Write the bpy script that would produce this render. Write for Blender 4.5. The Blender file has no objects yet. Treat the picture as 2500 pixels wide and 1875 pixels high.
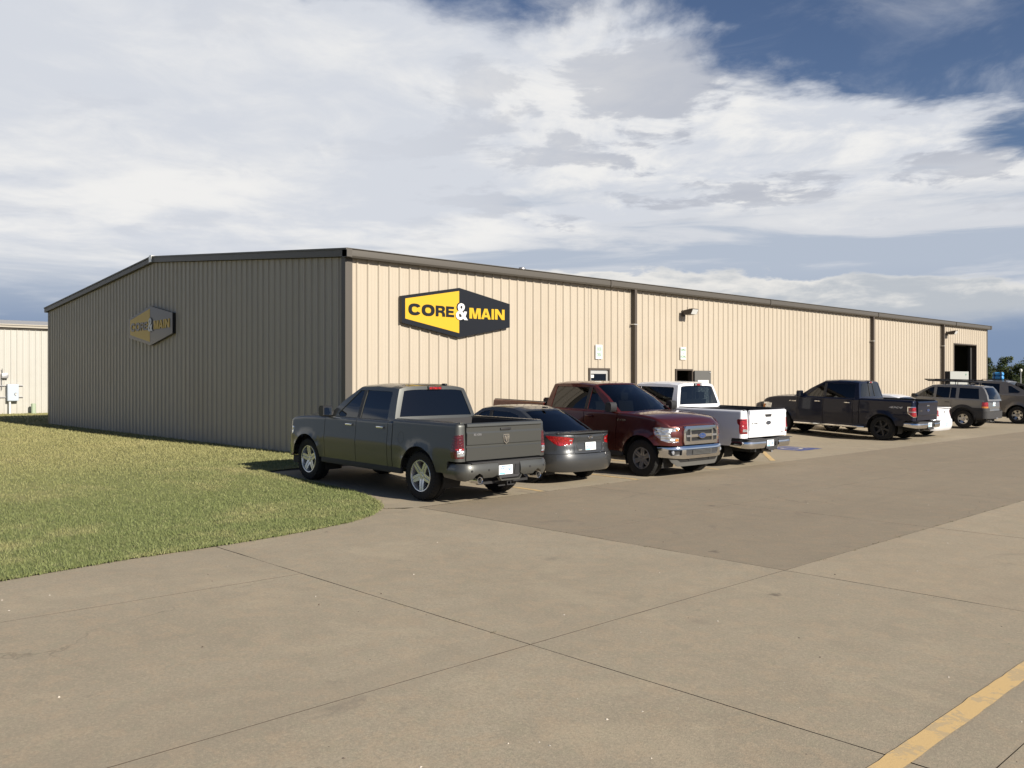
import bpy, bmesh, math, random
import numpy as np
from mathutils import Vector, Matrix
rad = math.radians
random.seed(7)
rng = np.random.default_rng(11)
SC = bpy.context.scene
COL = SC.collection

# ------------------------------------------------------------------ camera, sky, sun, exposure
# world: +X runs out from the long lit wall, +Y runs along it, the near building corner stands at the origin
cam_d = bpy.data.cameras.new("camera")
cam = bpy.data.objects.new("camera", cam_d)
COL.objects.link(cam)
cam.location = (17.29, -11.126, 1.83)
cam.rotation_euler = (rad(90), 0, math.asin(.7254))
cam_d.sensor_width = 36.0
cam_d.lens = 2140 / 2500 * 36
cam_d.shift_y = -9.5 / 2500
cam_d.clip_start = .1
cam_d.clip_end = 9000
SC.camera = cam

SUN = Vector((2.0, .16, 1.0)).normalized()
sun_d = bpy.data.lights.new("sun", 'SUN')
sun_d.energy = 5.0
sun_d.angle = rad(.53)
sun_d.color = (1.0, .92, .80)
sun = bpy.data.objects.new("sun", sun_d)
COL.objects.link(sun)
sun.rotation_euler = SUN.to_track_quat('Z', 'Y').to_euler()
sun.location = (60, 5, 40)

SKY_STRENGTH = .10
CLEAR_TINT = (.46, .45, .50, 1)
world = bpy.data.worlds.new("World")
SC.world = world
world.use_nodes = True


def build_sky():
    nt = world.node_tree
    N, L = nt.nodes, nt.links
    N.clear()

    def node(t, **kw):
        n = N.new(t)
        for k, v in kw.items():
            setattr(n, k, v)
        return n

    def put(sock, v):
        if isinstance(v, (int, float, tuple, list)):
            sock.default_value = v
        else:
            L.new(v, sock)

    def m(op, a, b=None, c=None, clamp=False):
        n = node('ShaderNodeMath', operation=op, use_clamp=clamp)
        put(n.inputs[0], a)
        if b is not None:
            put(n.inputs[1], b)
        if c is not None:
            put(n.inputs[2], c)
        return n.outputs[0]

    def comb(x, y, z):
        n = node('ShaderNodeCombineXYZ')
        put(n.inputs[0], x); put(n.inputs[1], y); put(n.inputs[2], z)
        return n.outputs[0]

    def noise(vec, scale, detail=6, rough=.55, dist=0.0, lac=2.0):
        n = node('ShaderNodeTexNoise')
        n.inputs['Scale'].default_value = scale
        n.inputs['Detail'].default_value = detail
        n.inputs['Roughness'].default_value = rough
        n.inputs['Lacunarity'].default_value = lac
        n.inputs['Distortion'].default_value = dist
        L.new(vec, n.inputs['Vector'])
        return n.outputs['Fac']

    def sstep(v, lo, hi):
        n = node('ShaderNodeMapRange', interpolation_type='SMOOTHSTEP')
        put(n.inputs[0], v); put(n.inputs[1], lo); put(n.inputs[2], hi)
        n.inputs[3].default_value = 0; n.inputs[4].default_value = 1
        return n.outputs[0]

    def mix(f, a, b):
        n = node('ShaderNodeMix', data_type='RGBA')
        put(n.inputs[0], f); put(n.inputs[6], a); put(n.inputs[7], b)
        return n.outputs[2]

    sky = node('ShaderNodeTexSky', sky_type='NISHITA')
    sky.sun_disc = False
    sky.sun_elevation = math.asin(SUN.z)
    sky.sun_rotation = math.atan2(SUN.x, SUN.y)
    sky.altitude = 300
    sky.air_density = 1.0
    sky.dust_density = .6
    sky.ozone_density = 2.5
    tc = node('ShaderNodeTexCoord')
    sep = node('ShaderNodeSeparateXYZ')
    L.new(tc.outputs['Generated'], sep.inputs[0])
    x, y, z = sep.outputs
    zc = m('MAXIMUM', z, 0.0)
    inv = m('DIVIDE', 1.0, m('ADD', zc, .05))
    # cloud layer: a flat deck seen in perspective; axis p and q lie on the ground plane
    dp = m('ADD', m('MULTIPLY', x, .6884), m('MULTIPLY', y, .7254))
    dq = m('ADD', m('MULTIPLY', x, -.7254), m('MULTIPLY', y, .6884))
    p = m('MULTIPLY', dp, inv)
    q = m('MULTIPLY', dq, inv)
    P = comb(p, q, 0.0)
    big = noise(comb(p, q, 2.0), .7, 4, .55, .3)
    fine = noise(comb(m('ADD', p, 17.3), q, 4.0), 1.7, 10, .60, .35)
    # edge of the deck: cloud ahead, clear air overhead and behind
    edge = m('SUBTRACT', m('SUBTRACT', q, m('MULTIPLY', p, .42)), 2.06)
    edge = m('ADD', edge, m('MULTIPLY', m('SUBTRACT', big, .5), 1.3))
    edge = m('ADD', edge, m('MULTIPLY', m('SUBTRACT', fine, .5), 1.25))
    cover = sstep(edge, -.10, .20)
    # thin veil streaks in the clear part
    wisp = noise(comb(m('MULTIPLY', p, .9), m('MULTIPLY', q, .9), 9.0), 1.5, 9, .62, 1.0)
    veil = m('MULTIPLY', sstep(wisp, .50, .78), m('MULTIPLY', sstep(edge, -1.1, -.05), .48))
    cover = m('MAXIMUM', cover, veil)
    # shading inside the deck: bright tops and grey undersides
    shade = noise(comb(p, m('MULTIPLY', q, .9), 21.0), .75, 7, .55, .4)
    mott = noise(comb(p, m('MULTIPLY', q, .8), 55.0), 3.4, 10, .64, .5)
    shade2 = noise(comb(m('MULTIPLY', p, .75), m('MULTIPLY', q, .75), 41.0), 2.3, 9, .58, .25)
    rightside = sstep(p, -.6, .7)
    gr = sstep(m('ADD', shade2, m('MULTIPLY', m('SUBTRACT', mott, .5), .42)), .535, .625)
    gr = m('MULTIPLY', gr, m('ADD', m('MULTIPLY', rightside, .88), .12))
    K = 1.0 / (SKY_STRENGTH * 1.57)
    white = (.87 * K, .865 * K, .855 * K, 1)
    soft = (.665 * K, .695 * K, .755 * K, 1)
    grey = (.475 * K, .50 * K, .565 * K, 1)
    c_soft = mix(sstep(m('ADD', shade, m('MULTIPLY', m('SUBTRACT', mott, .5), m('ADD', .32, m('MULTIPLY', rightside, .5)))), .37, .63), white, soft)
    cloud = mix(m('MULTIPLY', gr, .85), c_soft, grey)
    clear = node('ShaderNodeMix', data_type='RGBA', blend_type='MULTIPLY')
    clear.inputs[0].default_value = 1.0
    L.new(sky.outputs[0], clear.inputs[6]); clear.inputs[7].default_value = CLEAR_TINT
    col = mix(cover, clear.outputs[2], cloud)
    # low bands near the horizon: slate blue air with a bank of cumulus in it
    az = node('ShaderNodeMath', operation='ARCTAN2')
    L.new(dp, az.inputs[0]); L.new(dq, az.inputs[1])
    azv = az.outputs[0]
    el = m('ARCSINE', z)
    b1 = noise(comb(m('MULTIPLY', azv, 2.6), m('MULTIPLY', el, 26.0), 3.0), 1.0, 9, .58, .5)
    slate = (.455 * K, .515 * K, .615 * K, 1)
    slate_low = (.22 * K, .30 * K, .45 * K, 1)
    thr = m('ADD', .088, m('MULTIPLY', sstep(azv, -.5, .3), .100))
    lowmask = sstep(m('SUBTRACT', m('ADD', el, m('MULTIPLY', m('SUBTRACT', b1, .5), .20)), thr), .045, -.03)
    band = sstep(m('ADD', b1, m('MULTIPLY', m('SUBTRACT', el, .12), 1.6)), .47, .62)
    slate_c = mix(sstep(el, .125, .035), slate, slate_low)
    low = mix(m('MULTIPLY', band, .85), slate_c, (.70 * K, .715 * K, .75 * K, 1))
    col = mix(lowmask, col, low)
    bankn = noise(comb(m('MULTIPLY', azv, 10.0), m('MULTIPLY', el, 34.0), 8.6), 1.0, 10, .60, .2)
    bank_top = m('ADD', m('ADD', .130, m('MULTIPLY', m('SUBTRACT', bankn, .5), .060)), m('MULTIPLY', azv, -.055))
    bank = m('MULTIPLY', sstep(m('SUBTRACT', bank_top, el), .0, .006), sstep(m('ADD', el, m('MULTIPLY', m('SUBTRACT', bankn, .5), .04)), .050, .078))
    bankc = mix(sstep(m('ADD', bankn, m('MULTIPLY', m('SUBTRACT', el, .1), -5.0)), .40, .66), (.83 * K, .815 * K, .785 * K, 1), (.50 * K, .535 * K, .58 * K, 1))
    bank = m('MULTIPLY', bank, sstep(azv, -.10, .10))
    col = mix(bank, col, bankc)
    bg = node('ShaderNodeBackground')
    bg.inputs['Strength'].default_value = SKY_STRENGTH
    L.new(col, bg.inputs['Color'])
    out = node('ShaderNodeOutputWorld')
    L.new(bg.outputs[0], out.inputs[0])


build_sky()
vs = SC.view_settings
vs.view_transform = 'Standard'
vs.look = 'None'
vs.exposure = 0.65
vs.gamma = 1.0
SC.cycles.use_denoising = True
SC.cycles.max_bounces = 8
SC.cycles.transparent_max_bounces = 12

# ------------------------------------------------------------------ materials
MATS = {}


def mat(name, color, rough=.6, metal=0.0, spec=.5, coat=0.0, coat_rough=.04, emit=None, aniso=0):
    if name in MATS:
        return MATS[name]
    M = bpy.data.materials.new(name)
    M.use_nodes = True
    b = M.node_tree.nodes['Principled BSDF']
    b.inputs['Base Color'].default_value = (*color, 1)
    b.inputs['Roughness'].default_value = rough
    b.inputs['Metallic'].default_value = metal
    b.inputs['Specular IOR Level'].default_value = spec
    b.inputs['Coat Weight'].default_value = coat
    b.inputs['Coat Roughness'].default_value = coat_rough
    MATS[name] = M
    return M


class NT:
    """small helper to write node trees"""
    def __init__(s, M):
        s.t = M.node_tree; s.N = s.t.nodes; s.L = s.t.links
        s.b = s.N['Principled BSDF']

    def put(s, sock, v):
        if isinstance(v, (int, float, tuple, list)):
            sock.default_value = v
        else:
            s.L.new(v, sock)

    def pos(s, mode='Object'):
        if mode == 'World':
            return s.N.new('ShaderNodeNewGeometry').outputs['Position']
        return s.N.new('ShaderNodeTexCoord').outputs[mode]

    def mapping(s, v, scale=(1, 1, 1), loc=(0, 0, 0)):
        n = s.N.new('ShaderNodeMapping')
        s.L.new(v, n.inputs[0])
        n.inputs['Scale'].default_value = scale
        n.inputs['Location'].default_value = loc
        return n.outputs[0]

    def noise(s, v, scale, detail=4, rough=.55, dist=0):
        n = s.N.new('ShaderNodeTexNoise')
        s.L.new(v, n.inputs['Vector'])
        n.inputs['Scale'].default_value = scale
        n.inputs['Detail'].default_value = detail
        n.inputs['Roughness'].default_value = rough
        n.inputs['Distortion'].default_value = dist
        return n.outputs['Fac']

    def voro(s, v, scale, feature='F1'):
        n = s.N.new('ShaderNodeTexVoronoi')
        n.feature = feature
        s.L.new(v, n.inputs['Vector'])
        n.inputs['Scale'].default_value = scale
        return n.outputs['Distance']

    def step(s, v, lo, hi, a=0.0, b=1.0):
        n = s.N.new('ShaderNodeMapRange')
        n.interpolation_type = 'SMOOTHSTEP'
        s.put(n.inputs[0], v)
        for i, q in enumerate((lo, hi, a, b)):
            s.put(n.inputs[i + 1], q)
        return n.outputs[0]

    def math(s, op, a, b=0.0):
        n = s.N.new('ShaderNodeMath'); n.operation = op
        s.put(n.inputs[0], a); s.put(n.inputs[1], b)
        return n.outputs[0]

    def mix(s, f, a, b, blend='MIX'):
        n = s.N.new('ShaderNodeMix'); n.data_type = 'RGBA'; n.blend_type = blend
        s.put(n.inputs[0], f); s.put(n.inputs[6], a); s.put(n.inputs[7], b)
        return n.outputs[2]

    def bump(s, h, strength=.3, dist=.01):
        n = s.N.new('ShaderNodeBump')
        n.inputs['Strength'].default_value = strength
        n.inputs['Distance'].default_value = dist
        s.L.new(h, n.inputs['Height'])
        s.L.new(n.outputs[0], s.b.inputs['Normal'])


def c4(c):
    return (*c, 1)


def wall_mat(name, base, dirt):
    M = mat(name, base, .42, 0, .4)
    n = NT(M)
    P = n.pos('World')
    streak = n.noise(n.mapping(P, (3.0, 3.0, .12)), 2.2, 6, .6)
    blot = n.noise(n.mapping(P, (.35, .35, .5)), 1.0, 4, .6)
    f = n.math('MULTIPLY', n.step(streak, .45, .8), .28)
    f = n.math('ADD', f, n.math('MULTIPLY', n.step(blot, .45, .75), .22))
    # rain splash near the ground
    sepn = n.N.new('ShaderNodeSeparateXYZ'); n.L.new(P, sepn.inputs[0])
    sp = n.math('MULTIPLY', n.step(sepn.outputs[2], .55, 0.0), n.step(n.noise(P, 3.0, 5, .6), .3, .7))
    f = n.math('ADD', f, n.math('MULTIPLY', sp, .35))
    info = n.N.new('ShaderNodeObjectInfo').outputs['Random']
    c = n.mix(f, c4(base), c4(dirt))
    c = n.mix(n.math('MULTIPLY', info, .14), c, c4(tuple(q * .80 for q in base)))
    n.L.new(c, n.b.inputs['Base Color'])
    n.bump(n.noise(n.mapping(P, (1, 1, .35)), 1.4, 3, .5), .25, .02)
    return M


M_WALL = wall_mat("tan painted steel sheet", (.398, .350, .282), (.315, .262, .195))
M_WALL2 = wall_mat("cream painted steel sheet", (.40, .392, .36), (.32, .295, .245))
M_TRIM = mat("taupe painted trim", (.076, .069, .059), .45, 0, .4)
M_TRIM2 = mat("brown painted downspout", (.068, .055, .045), .5, 0, .4)
M_ROOF = mat("galvanised roof sheet", (.42, .41, .39), .45, .3)
M_DARK = mat("dark interior", (.02, .02, .02), .9)
M_BLACK = mat("black plastic", (.018, .018, .019), .5)
M_BLACKT = mat("black textured plastic", (.03, .03, .032), .75)
M_RUBBER = mat("tyre rubber", (.016, .016, .016), .82, 0, .3)
M_CHROME = mat("chrome", (.78, .78, .78), .07, 1.0)
M_RIMCHROME = mat("bright wheel chrome", (.66, .67, .68), .24, .75)
M_ALLOY = mat("machined alloy", (.55, .55, .55), .25, 1.0)
M_ALLOYG = mat("painted silver alloy", (.33, .33, .34), .32, .7)
M_STEEL = mat("dull steel", (.35, .35, .36), .45, .8)
M_WHITE = mat("white sheet", (.58, .59, .57), .55)
M_GREY = mat("grey paint", (.095, .095, .09), .5)
M_ALU = mat("brushed aluminium", (.62, .62, .60), .35, .6)
M_SEAT = mat("grey seat cloth", (.045, .043, .042), .9)
M_SIGNBLACK = mat("sign black", (.009, .010, .013), .28, 0, .5)
M_SIGNYEL = mat("sign yellow", (.52, .325, .012), .45)
M_SIGNWHT = mat("sign white", (.58, .58, .58), .45)
M_GREENPAINT = mat("green print", (.05, .22, .12), .6)
M_YELLOW = None


def paint(name, col, metal=.35, rough=.32, coat=.75, spec=.35):
    M = mat(name, col, rough, metal, spec, coat, .03)
    n = NT(M)
    P = n.pos('Object')
    # dust film, uneven
    d = n.step(n.noise(P, 1.6, 5, .6), .42, .8)
    sepn = n.N.new('ShaderNodeSeparateXYZ'); n.L.new(P, sepn.inputs[0])
    low = n.step(sepn.outputs[2], .95, .3)
    f = n.math('ADD', n.math('MULTIPLY', d, .02), n.math('MULTIPLY', low, .07))
    c = n.mix(f, c4(col), (.20, .17, .13, 1))
    n.L.new(c, n.b.inputs['Base Color'])
    n.L.new(n.math('ADD', n.math('MULTIPLY', f, 1.2), .035), n.b.inputs['Coat Roughness'])
    return M


def glass(name, tint, refl=1.0):
    if name in MATS:
        return MATS[name]
    M = bpy.data.materials.new(name)
    M.use_nodes = True
    t = M.node_tree; N, L = t.nodes, t.links
    N.clear()
    tr = N.new('ShaderNodeBsdfTransparent'); tr.inputs[0].default_value = (*tint, 1)
    gl = N.new('ShaderNodeBsdfGlossy'); gl.inputs['Roughness'].default_value = .015
    gl.inputs['Color'].default_value = (.95, .97, 1, 1)
    fr = N.new('ShaderNodeFresnel'); fr.inputs[0].default_value = 1.52
    mp = N.new('ShaderNodeMath'); mp.operation = 'MULTIPLY_ADD'
    L.new(fr.outputs[0], mp.inputs[0]); mp.inputs[1].default_value = refl * 1.1; mp.inputs[2].default_value = .015
    mx = N.new('ShaderNodeMixShader')
    L.new(mp.outputs[0], mx.inputs[0]); L.new(tr.outputs[0], mx.inputs[1]); L.new(gl.outputs[0], mx.inputs[2])
    o = N.new('ShaderNodeOutputMaterial'); L.new(mx.outputs[0], o.inputs[0])
    MATS[name] = M
    return M


G_CLEAR = glass("clear car glass", (.62, .68, .66))
G_MID = glass("lightly tinted glass", (.22, .25, .26))
G_DARK = glass("dark tinted glass", (.012, .014, .015))
G_DOOR = glass("door glass", (.12, .13, .13))


def lens(name, col, rough=.12):
    M = mat(name, col, rough, 0, .6, 1.0, .02)
    n = NT(M)
    P = n.pos('Object')
    v = n.voro(P, 38.0)
    c = n.mix(n.step(v, .1, .7), c4(col), c4(tuple(min(1, q * .45) for q in col)))
    n.L.new(c, n.b.inputs['Base Color'])
    n.bump(v, .5, .01)
    return M


L_RED = lens("red lamp lens", (.42, .012, .015))
L_RED2 = lens("dark red lamp lens", (.10, .004, .006))
L_CLEAR = mat("clear lamp lens", (.62, .64, .66), .16, .75, .6, 1.0, .02)
_n = NT(L_CLEAR)
_v = _n.voro(_n.mapping(_n.pos('Object'), (1, 1, 2.2)), 9.0)
_n.bump(_v, .55, .05)
L_AMBER = lens("amber lamp lens", (.75, .28, .04))


def concrete_mat(name, base, alt, seed=0.0, joint=False):
    M = mat(name, base, .88, 0, .25)
    n = NT(M)
    P = n.pos('World')
    P2 = n.mapping(P, (1, 1, 1), (seed, seed * .7, 0))
    a = n.noise(P2, .35, 5, .6, .4)
    bl = n.noise(P2, 2.4, 7, .62, .3)
    fine = n.noise(P2, 26.0, 6, .65)
    grit = n.voro(P2, 90.0)
    c = n.mix(n.step(a, .34, .68), c4(base), c4(alt))
    c = n.mix(n.step(bl, .42, .72, 0, .45), c, (alt[0] * .74, alt[1] * .75, alt[2] * .76, 1))
    c = n.mix(n.step(n.noise(P2, 5.5, 8, .72, .4), .44, .66, 0, .40), c, (base[0] * 1.08, base[1] * .98, base[2] * .93, 1))
    c = n.mix(n.step(n.noise(P2, 34.0, 6, .75, .2), .50, .62, 0, .60), c, (base[0] * .74, base[1] * .78, base[2] * .76, 1))
    c = n.mix(n.step(fine, .36, .70, 0, .42), c, c4(tuple(q * .74 for q in base)))
    c = n.mix(n.step(fine, .40, .24, 0, .45), c, c4(tuple(min(.62, q * 1.25) for q in base)))
    # patchy warm and cool weathering with ragged outlines
    pw = n.noise(P2, 4.2, 10, .74, .25)
    c = n.mix(n.step(pw, .52, .56, 0, .34), c, (base[0] * 1.10, base[1] * .985, base[2] * .90, 1))
    pg = n.noise(n.mapping(P2, (1, 1, 1), (7.7, 2.1, 0)), 5.5, 10, .76, .25)
    c = n.mix(n.step(pg, .53, .57, 0, .42), c, (base[0] * .82, base[1] * .86, base[2] * .83, 1))
    lt = n.noise(n.mapping(P2, (1, 1, 1), (1.7, 9.1, 0)), .8, 9, .72, .4)
    c = n.mix(n.step(lt, .54, .66, 0, .40), c, (base[0] * 1.16, base[1] * 1.13, base[2] * 1.08, 1))
    gn = n.noise(P2, 48.0, 3, .7)
    c = n.mix(n.step(gn, .54, .60, 0, .40), c, (base[0] * .66, base[1] * .67, base[2] * .66, 1))
    c = n.mix(n.step(gn, .44, .38, 0, .35), c, (base[0] * 1.3, base[1] * 1.28, base[2] * 1.22, 1))
    # fine pits and dark specks
    c = n.mix(n.step(n.noise(P2, 70.0, 3, .7), .62, .74, 0, .40), c, c4(tuple(q * .5 for q in base)))
    # oil drops and old stains with their own outline
    st = n.noise(P2, .9, 6, .62, .6)
    c = n.mix(n.step(st, .64, .72, 0, .34), c, (.13, .112, .095, 1))
    dr = n.math('ADD', n.voro(P2, .62), n.math('MULTIPLY', n.noise(P2, 16.0, 4, .6), .10))
    c = n.mix(n.step(dr, .098, .070, 0, .65), c, (.085, .07, .058, 1))
    # faint tyre tracks along the lane
    trk = n.noise(n.mapping(P, (1.15, .05, 1), (seed, 3.0, 0)), 1.0, 5, .6, .3)
    c = n.mix(n.step(trk, .52, .70, 0, .30), c, (base[0] * .72, base[1] * .72, base[2] * .73, 1))
    # hairline cracks
    cr = n.N.new('ShaderNodeTexVoronoi'); cr.feature = 'DISTANCE_TO_EDGE'; cr.inputs['Scale'].default_value = .23
    wp = n.N.new('ShaderNodeVectorMath'); wp.operation = 'ADD'
    nz = n.N.new('ShaderNodeTexNoise'); nz.inputs['Scale'].default_value = 1.7; nz.inputs['Detail'].default_value = 6
    n.L.new(P2, nz.inputs['Vector']); n.L.new(P2, wp.inputs[0]); n.L.new(nz.outputs['Color'], wp.inputs[1]); n.L.new(wp.outputs[0], cr.inputs['Vector'])
    gate = n.step(n.noise(P2, .55, 3, .5), .56, .62)
    ck = n.math('MULTIPLY', n.step(cr.outputs['Distance'], .0035, .0012), gate)
    c = n.mix(n.math('MULTIPLY', ck, .35), c, (.10, .082, .062, 1))
    info = n.N.new('ShaderNodeObjectInfo').outputs['Random']
    c = n.mix(n.math('MULTIPLY', info, .22), c, c4(tuple(q * .86 for q in base)))
    n.L.new(c, n.b.inputs['Base Color'])
    h = n.math('ADD', n.math('MULTIPLY', fine, .6), n.math('MULTIPLY', grit, .35))
    n.bump(h, .35, .006)
    return M


M_CONC = concrete_mat("driveway concrete", (.350, .302, .224), (.308, .262, .192), 0)
M_CONC2 = concrete_mat("lane concrete", (.280, .236, .173), (.250, .209, .155), 5.3)
M_CONC3 = concrete_mat("new pour concrete", (.362, .308, .226), (.332, .278, .202), 9.1)
M_JOINT = mat("joint dirt and shade", (.07, .056, .042), .95)


def yellow_mat():
    M = mat("worn yellow road paint", (.66, .43, .15), .75)
    n = NT(M)
    P = n.pos('World')
    w = n.noise(P, 4.5, 6, .65, .5)
    w2 = n.noise(P, 38.0, 4, .6)
    f = n.math('ADD', w, n.math('MULTIPLY', n.math('SUBTRACT', w2, .5), .25))
    f = n.step(f, .50, .555)
    c = n.mix(n.math('MULTIPLY', f, .72), (.585, .41, .185, 1), (.42, .33, .20, 1))
    n.L.new(c, n.b.inputs['Base Color'])
    n.bump(w2, .3, .004)
    return M


M_YELLOW = yellow_mat()


def blue_mat():
    M = mat("worn blue road paint", (.05, .075, .22), .75)
    n = NT(M)
    P = n.pos('World')
    w = n.noise(P, 6.0, 6, .65, .3)
    c = n.mix(n.step(w, .52, .66, 0, .7), (.045, .07, .23, 1), (.30, .26, .22, 1))
    n.L.new(c, n.b.inputs['Base Color'])
    return M


M_BLUE = blue_mat()


def grass_mat(name, sheet):
    M = mat(name, (.1, .13, .05), .85, 0, .2)
    n = NT(M)
    P = n.pos('World')
    a = n.noise(P, .28, 6, .62, .5)
    b = n.noise(P, 1.5, 5, .6)
    t = n.math('ADD', n.math('MULTIPLY', a, .65), n.math('MULTIPLY', b, .35))
    c = n.mix(n.step(t, .47, .66, 0, .75), (.155, .180, .068, 1), (.31, .28, .135, 1))
    sx = n.N.new('ShaderNodeSeparateXYZ'); n.L.new(P, sx.inputs[0])
    dry = n.math('MULTIPLY', n.step(sx.outputs[0], 5.0, -6.0), .60)
    c = n.mix(dry, c, (.30, .265, .12, 1))
    gp = n.noise(P, 11.0, 4, .7)
    c = n.mix(n.step(gp, .52, .74, 0, .5), c, (.40, .37, .21, 1) if not sheet else (.12, .105, .055, 1))
    c = n.mix(n.step(gp, .48, .30, 0, .5), c, (.11, .14, .05, 1))
    n.L.new(c, n.b.inputs['Base Color'])
    if sheet:
        n.bump(n.noise(P, 26.0, 5, .7), .8, .03)
    else:
        n.b.inputs['Roughness'].default_value = .7
    return M


M_LAWN = grass_mat("lawn thatch", True)
M_BLADE = grass_mat("grass blades", False)
M_FIELD = mat("far field", (.13, .135, .06), .95)
M_BARK = mat("bark", (.07, .055, .04), .95)


def leaf_mat(name, a, b):
    M = mat(name, a, .75, 0, .2)
    n = NT(M)
    P = n.pos('World')
    t = n.noise(P, .9, 4, .6)
    n.L.new(n.mix(n.step(t, .35, .65), c4(a), c4(b)), n.b.inputs['Base Color'])
    return M


M_LEAF = [leaf_mat("dark evergreen leaf", (.028, .042, .016), (.05, .065, .022)),
          leaf_mat("mid green leaf", (.04, .06, .02), (.075, .09, .03)),
          leaf_mat("olive leaf", (.055, .065, .022), (.09, .095, .036))]


# ------------------------------------------------------------------ mesh helpers
def finish(me, sharp=35):
    if sharp is None:
        return
    me.shade_smooth()
    me.set_sharp_from_angle(angle=rad(sharp))


def link(name, me, M=None, parent=None):
    o = bpy.data.objects.new(name, me)
    COL.objects.link(o)
    if M is not None and not me.materials:
        me.materials.append(M)
    if parent is not None:
        o.parent = parent
    return o


def tag(o, label=None, cat=None, group=None, kind=None):
    if label: o['label'] = label
    if cat: o['category'] = cat
    if group: o['group'] = group
    if kind: o['kind'] = kind
    return o


def empty(name, loc=(0, 0, 0), rz=0.0):
    o = bpy.data.objects.new(name, None)
    o.empty_display_size = .3
    COL.objects.link(o)
    o.location = loc
    o.rotation_euler = (0, 0, rz)
    return o


class MB:
    def __init__(s):
        s.v = []; s.f = []

    def add(s, vs, fs):
        o = len(s.v)
        s.v += [tuple(q) for q in vs]
        s.f += [tuple(i + o for i in f) for f in fs]
        return s

    def box(s, x0, x1, y0, y1, z0, z1):
        vs = [(x, y, z) for x in (x0, x1) for y in (y0, y1) for z in (z0, z1)]
        return s.add(vs, [(0, 1, 3, 2), (4, 6, 7, 5), (0, 4, 5, 1), (2, 3, 7, 6), (0, 2, 6, 4), (1, 5, 7, 3)])

    def rbox(s, x0, x1, y0, y1, z0, z1, r=.01):
        """box with chamfered edges"""
        bm = bmesh.new()
        bmesh.ops.create_cube(bm, size=1)
        for v in bm.verts:
            v.co = Vector(((x0 + x1) / 2 + v.co.x * (x1 - x0), (y0 + y1) / 2 + v.co.y * (y1 - y0), (z0 + z1) / 2 + v.co.z * (z1 - z0)))
        bmesh.ops.bevel(bm, geom=bm.edges[:], offset=r, segments=2, profile=.6, affect='EDGES')
        bm.verts.index_update()
        s.add([v.co[:] for v in bm.verts], [[v.index for v in f.verts] for f in bm.faces])
        bm.free()
        return s

    def cyl(s, p0, p1, r0, r1=None, seg=16, caps=True):
        r1 = r0 if r1 is None else r1
        p0, p1 = Vector(p0), Vector(p1)
        ax = (p1 - p0).normalized()
        u = ax.orthogonal().normalized(); w = ax.cross(u)
        vs = []
        for p, r in ((p0, r0), (p1, r1)):
            for i in range(seg):
                a = 2 * math.pi * i / seg
                vs.append(p + (u * math.cos(a) + w * math.sin(a)) * r)
        fs = [(i, (i + 1) % seg, seg + (i + 1) % seg, seg + i) for i in range(seg)]
        if caps:
            fs += [tuple(range(seg))[::-1], tuple(range(seg, 2 * seg))]
        return s.add(vs, fs)

    def tube(s, pts, r, seg=8):
        for a, b in zip(pts[:-1], pts[1:]):
            s.cyl(a, b, r, r, seg)
        return s

    def prism(s, poly, fn, d0, d1):
        """poly 2-D, fn(a,b,d)->3-D; closed prism between d0 and d1"""
        n = len(poly)
        vs = [fn(a, b, d0) for a, b in poly] + [fn(a, b, d1) for a, b in poly]
        fs = [tuple(range(n))[::-1], tuple(range(n, 2 * n))] + [(i, (i + 1) % n, n + (i + 1) % n, n + i) for i in range(n)]
        return s.add(vs, fs)

    def lathe(s, prof, fn, seg=32, closed=False):
        """prof [(r,h)], fn(r*cos, r*sin, h)->3-D"""
        n = len(prof); vs = []
        for i in range(seg):
            a = 2 * math.pi * i / seg
            for r, h in prof:
                vs.append(fn(r * math.cos(a), r * math.sin(a), h))
        fs = []
        for i in range(seg):
            j = (i + 1) % seg
            for k in range(n - (0 if closed else 1)):
                k2 = (k + 1) % n
                fs.append((i * n + k, j * n + k, j * n + k2, i * n + k2))
        return s.add(vs, fs)

    def mesh(s, sharp=35, recalc=True):
        me = bpy.data.meshes.new("m")
        me.from_pydata(s.v, [], s.f)
        if recalc:
            bm = bmesh.new(); bm.from_mesh(me)
            bmesh.ops.recalc_face_normals(bm, faces=bm.faces[:])
            bm.to_mesh(me); bm.free()
        finish(me, sharp)
        return me

    def build(s, name, M, parent=None, sharp=35, recalc=True):
        me = s.mesh(sharp, recalc)
        me.name = name
        return link(name, me, M, parent)


def densify(poly, e):
    out = []
    n = len(poly)
    for i in range(n):
        a, b = poly[i], poly[(i + 1) % n]
        k = max(1, int(math.ceil(math.hypot(b[0] - a[0], b[1] - a[1]) / e)))
        for j in range(k):
            t = j / k
            out.append((a[0] + (b[0] - a[0]) * t, a[1] + (b[1] - a[1]) * t))
    return out


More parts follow.
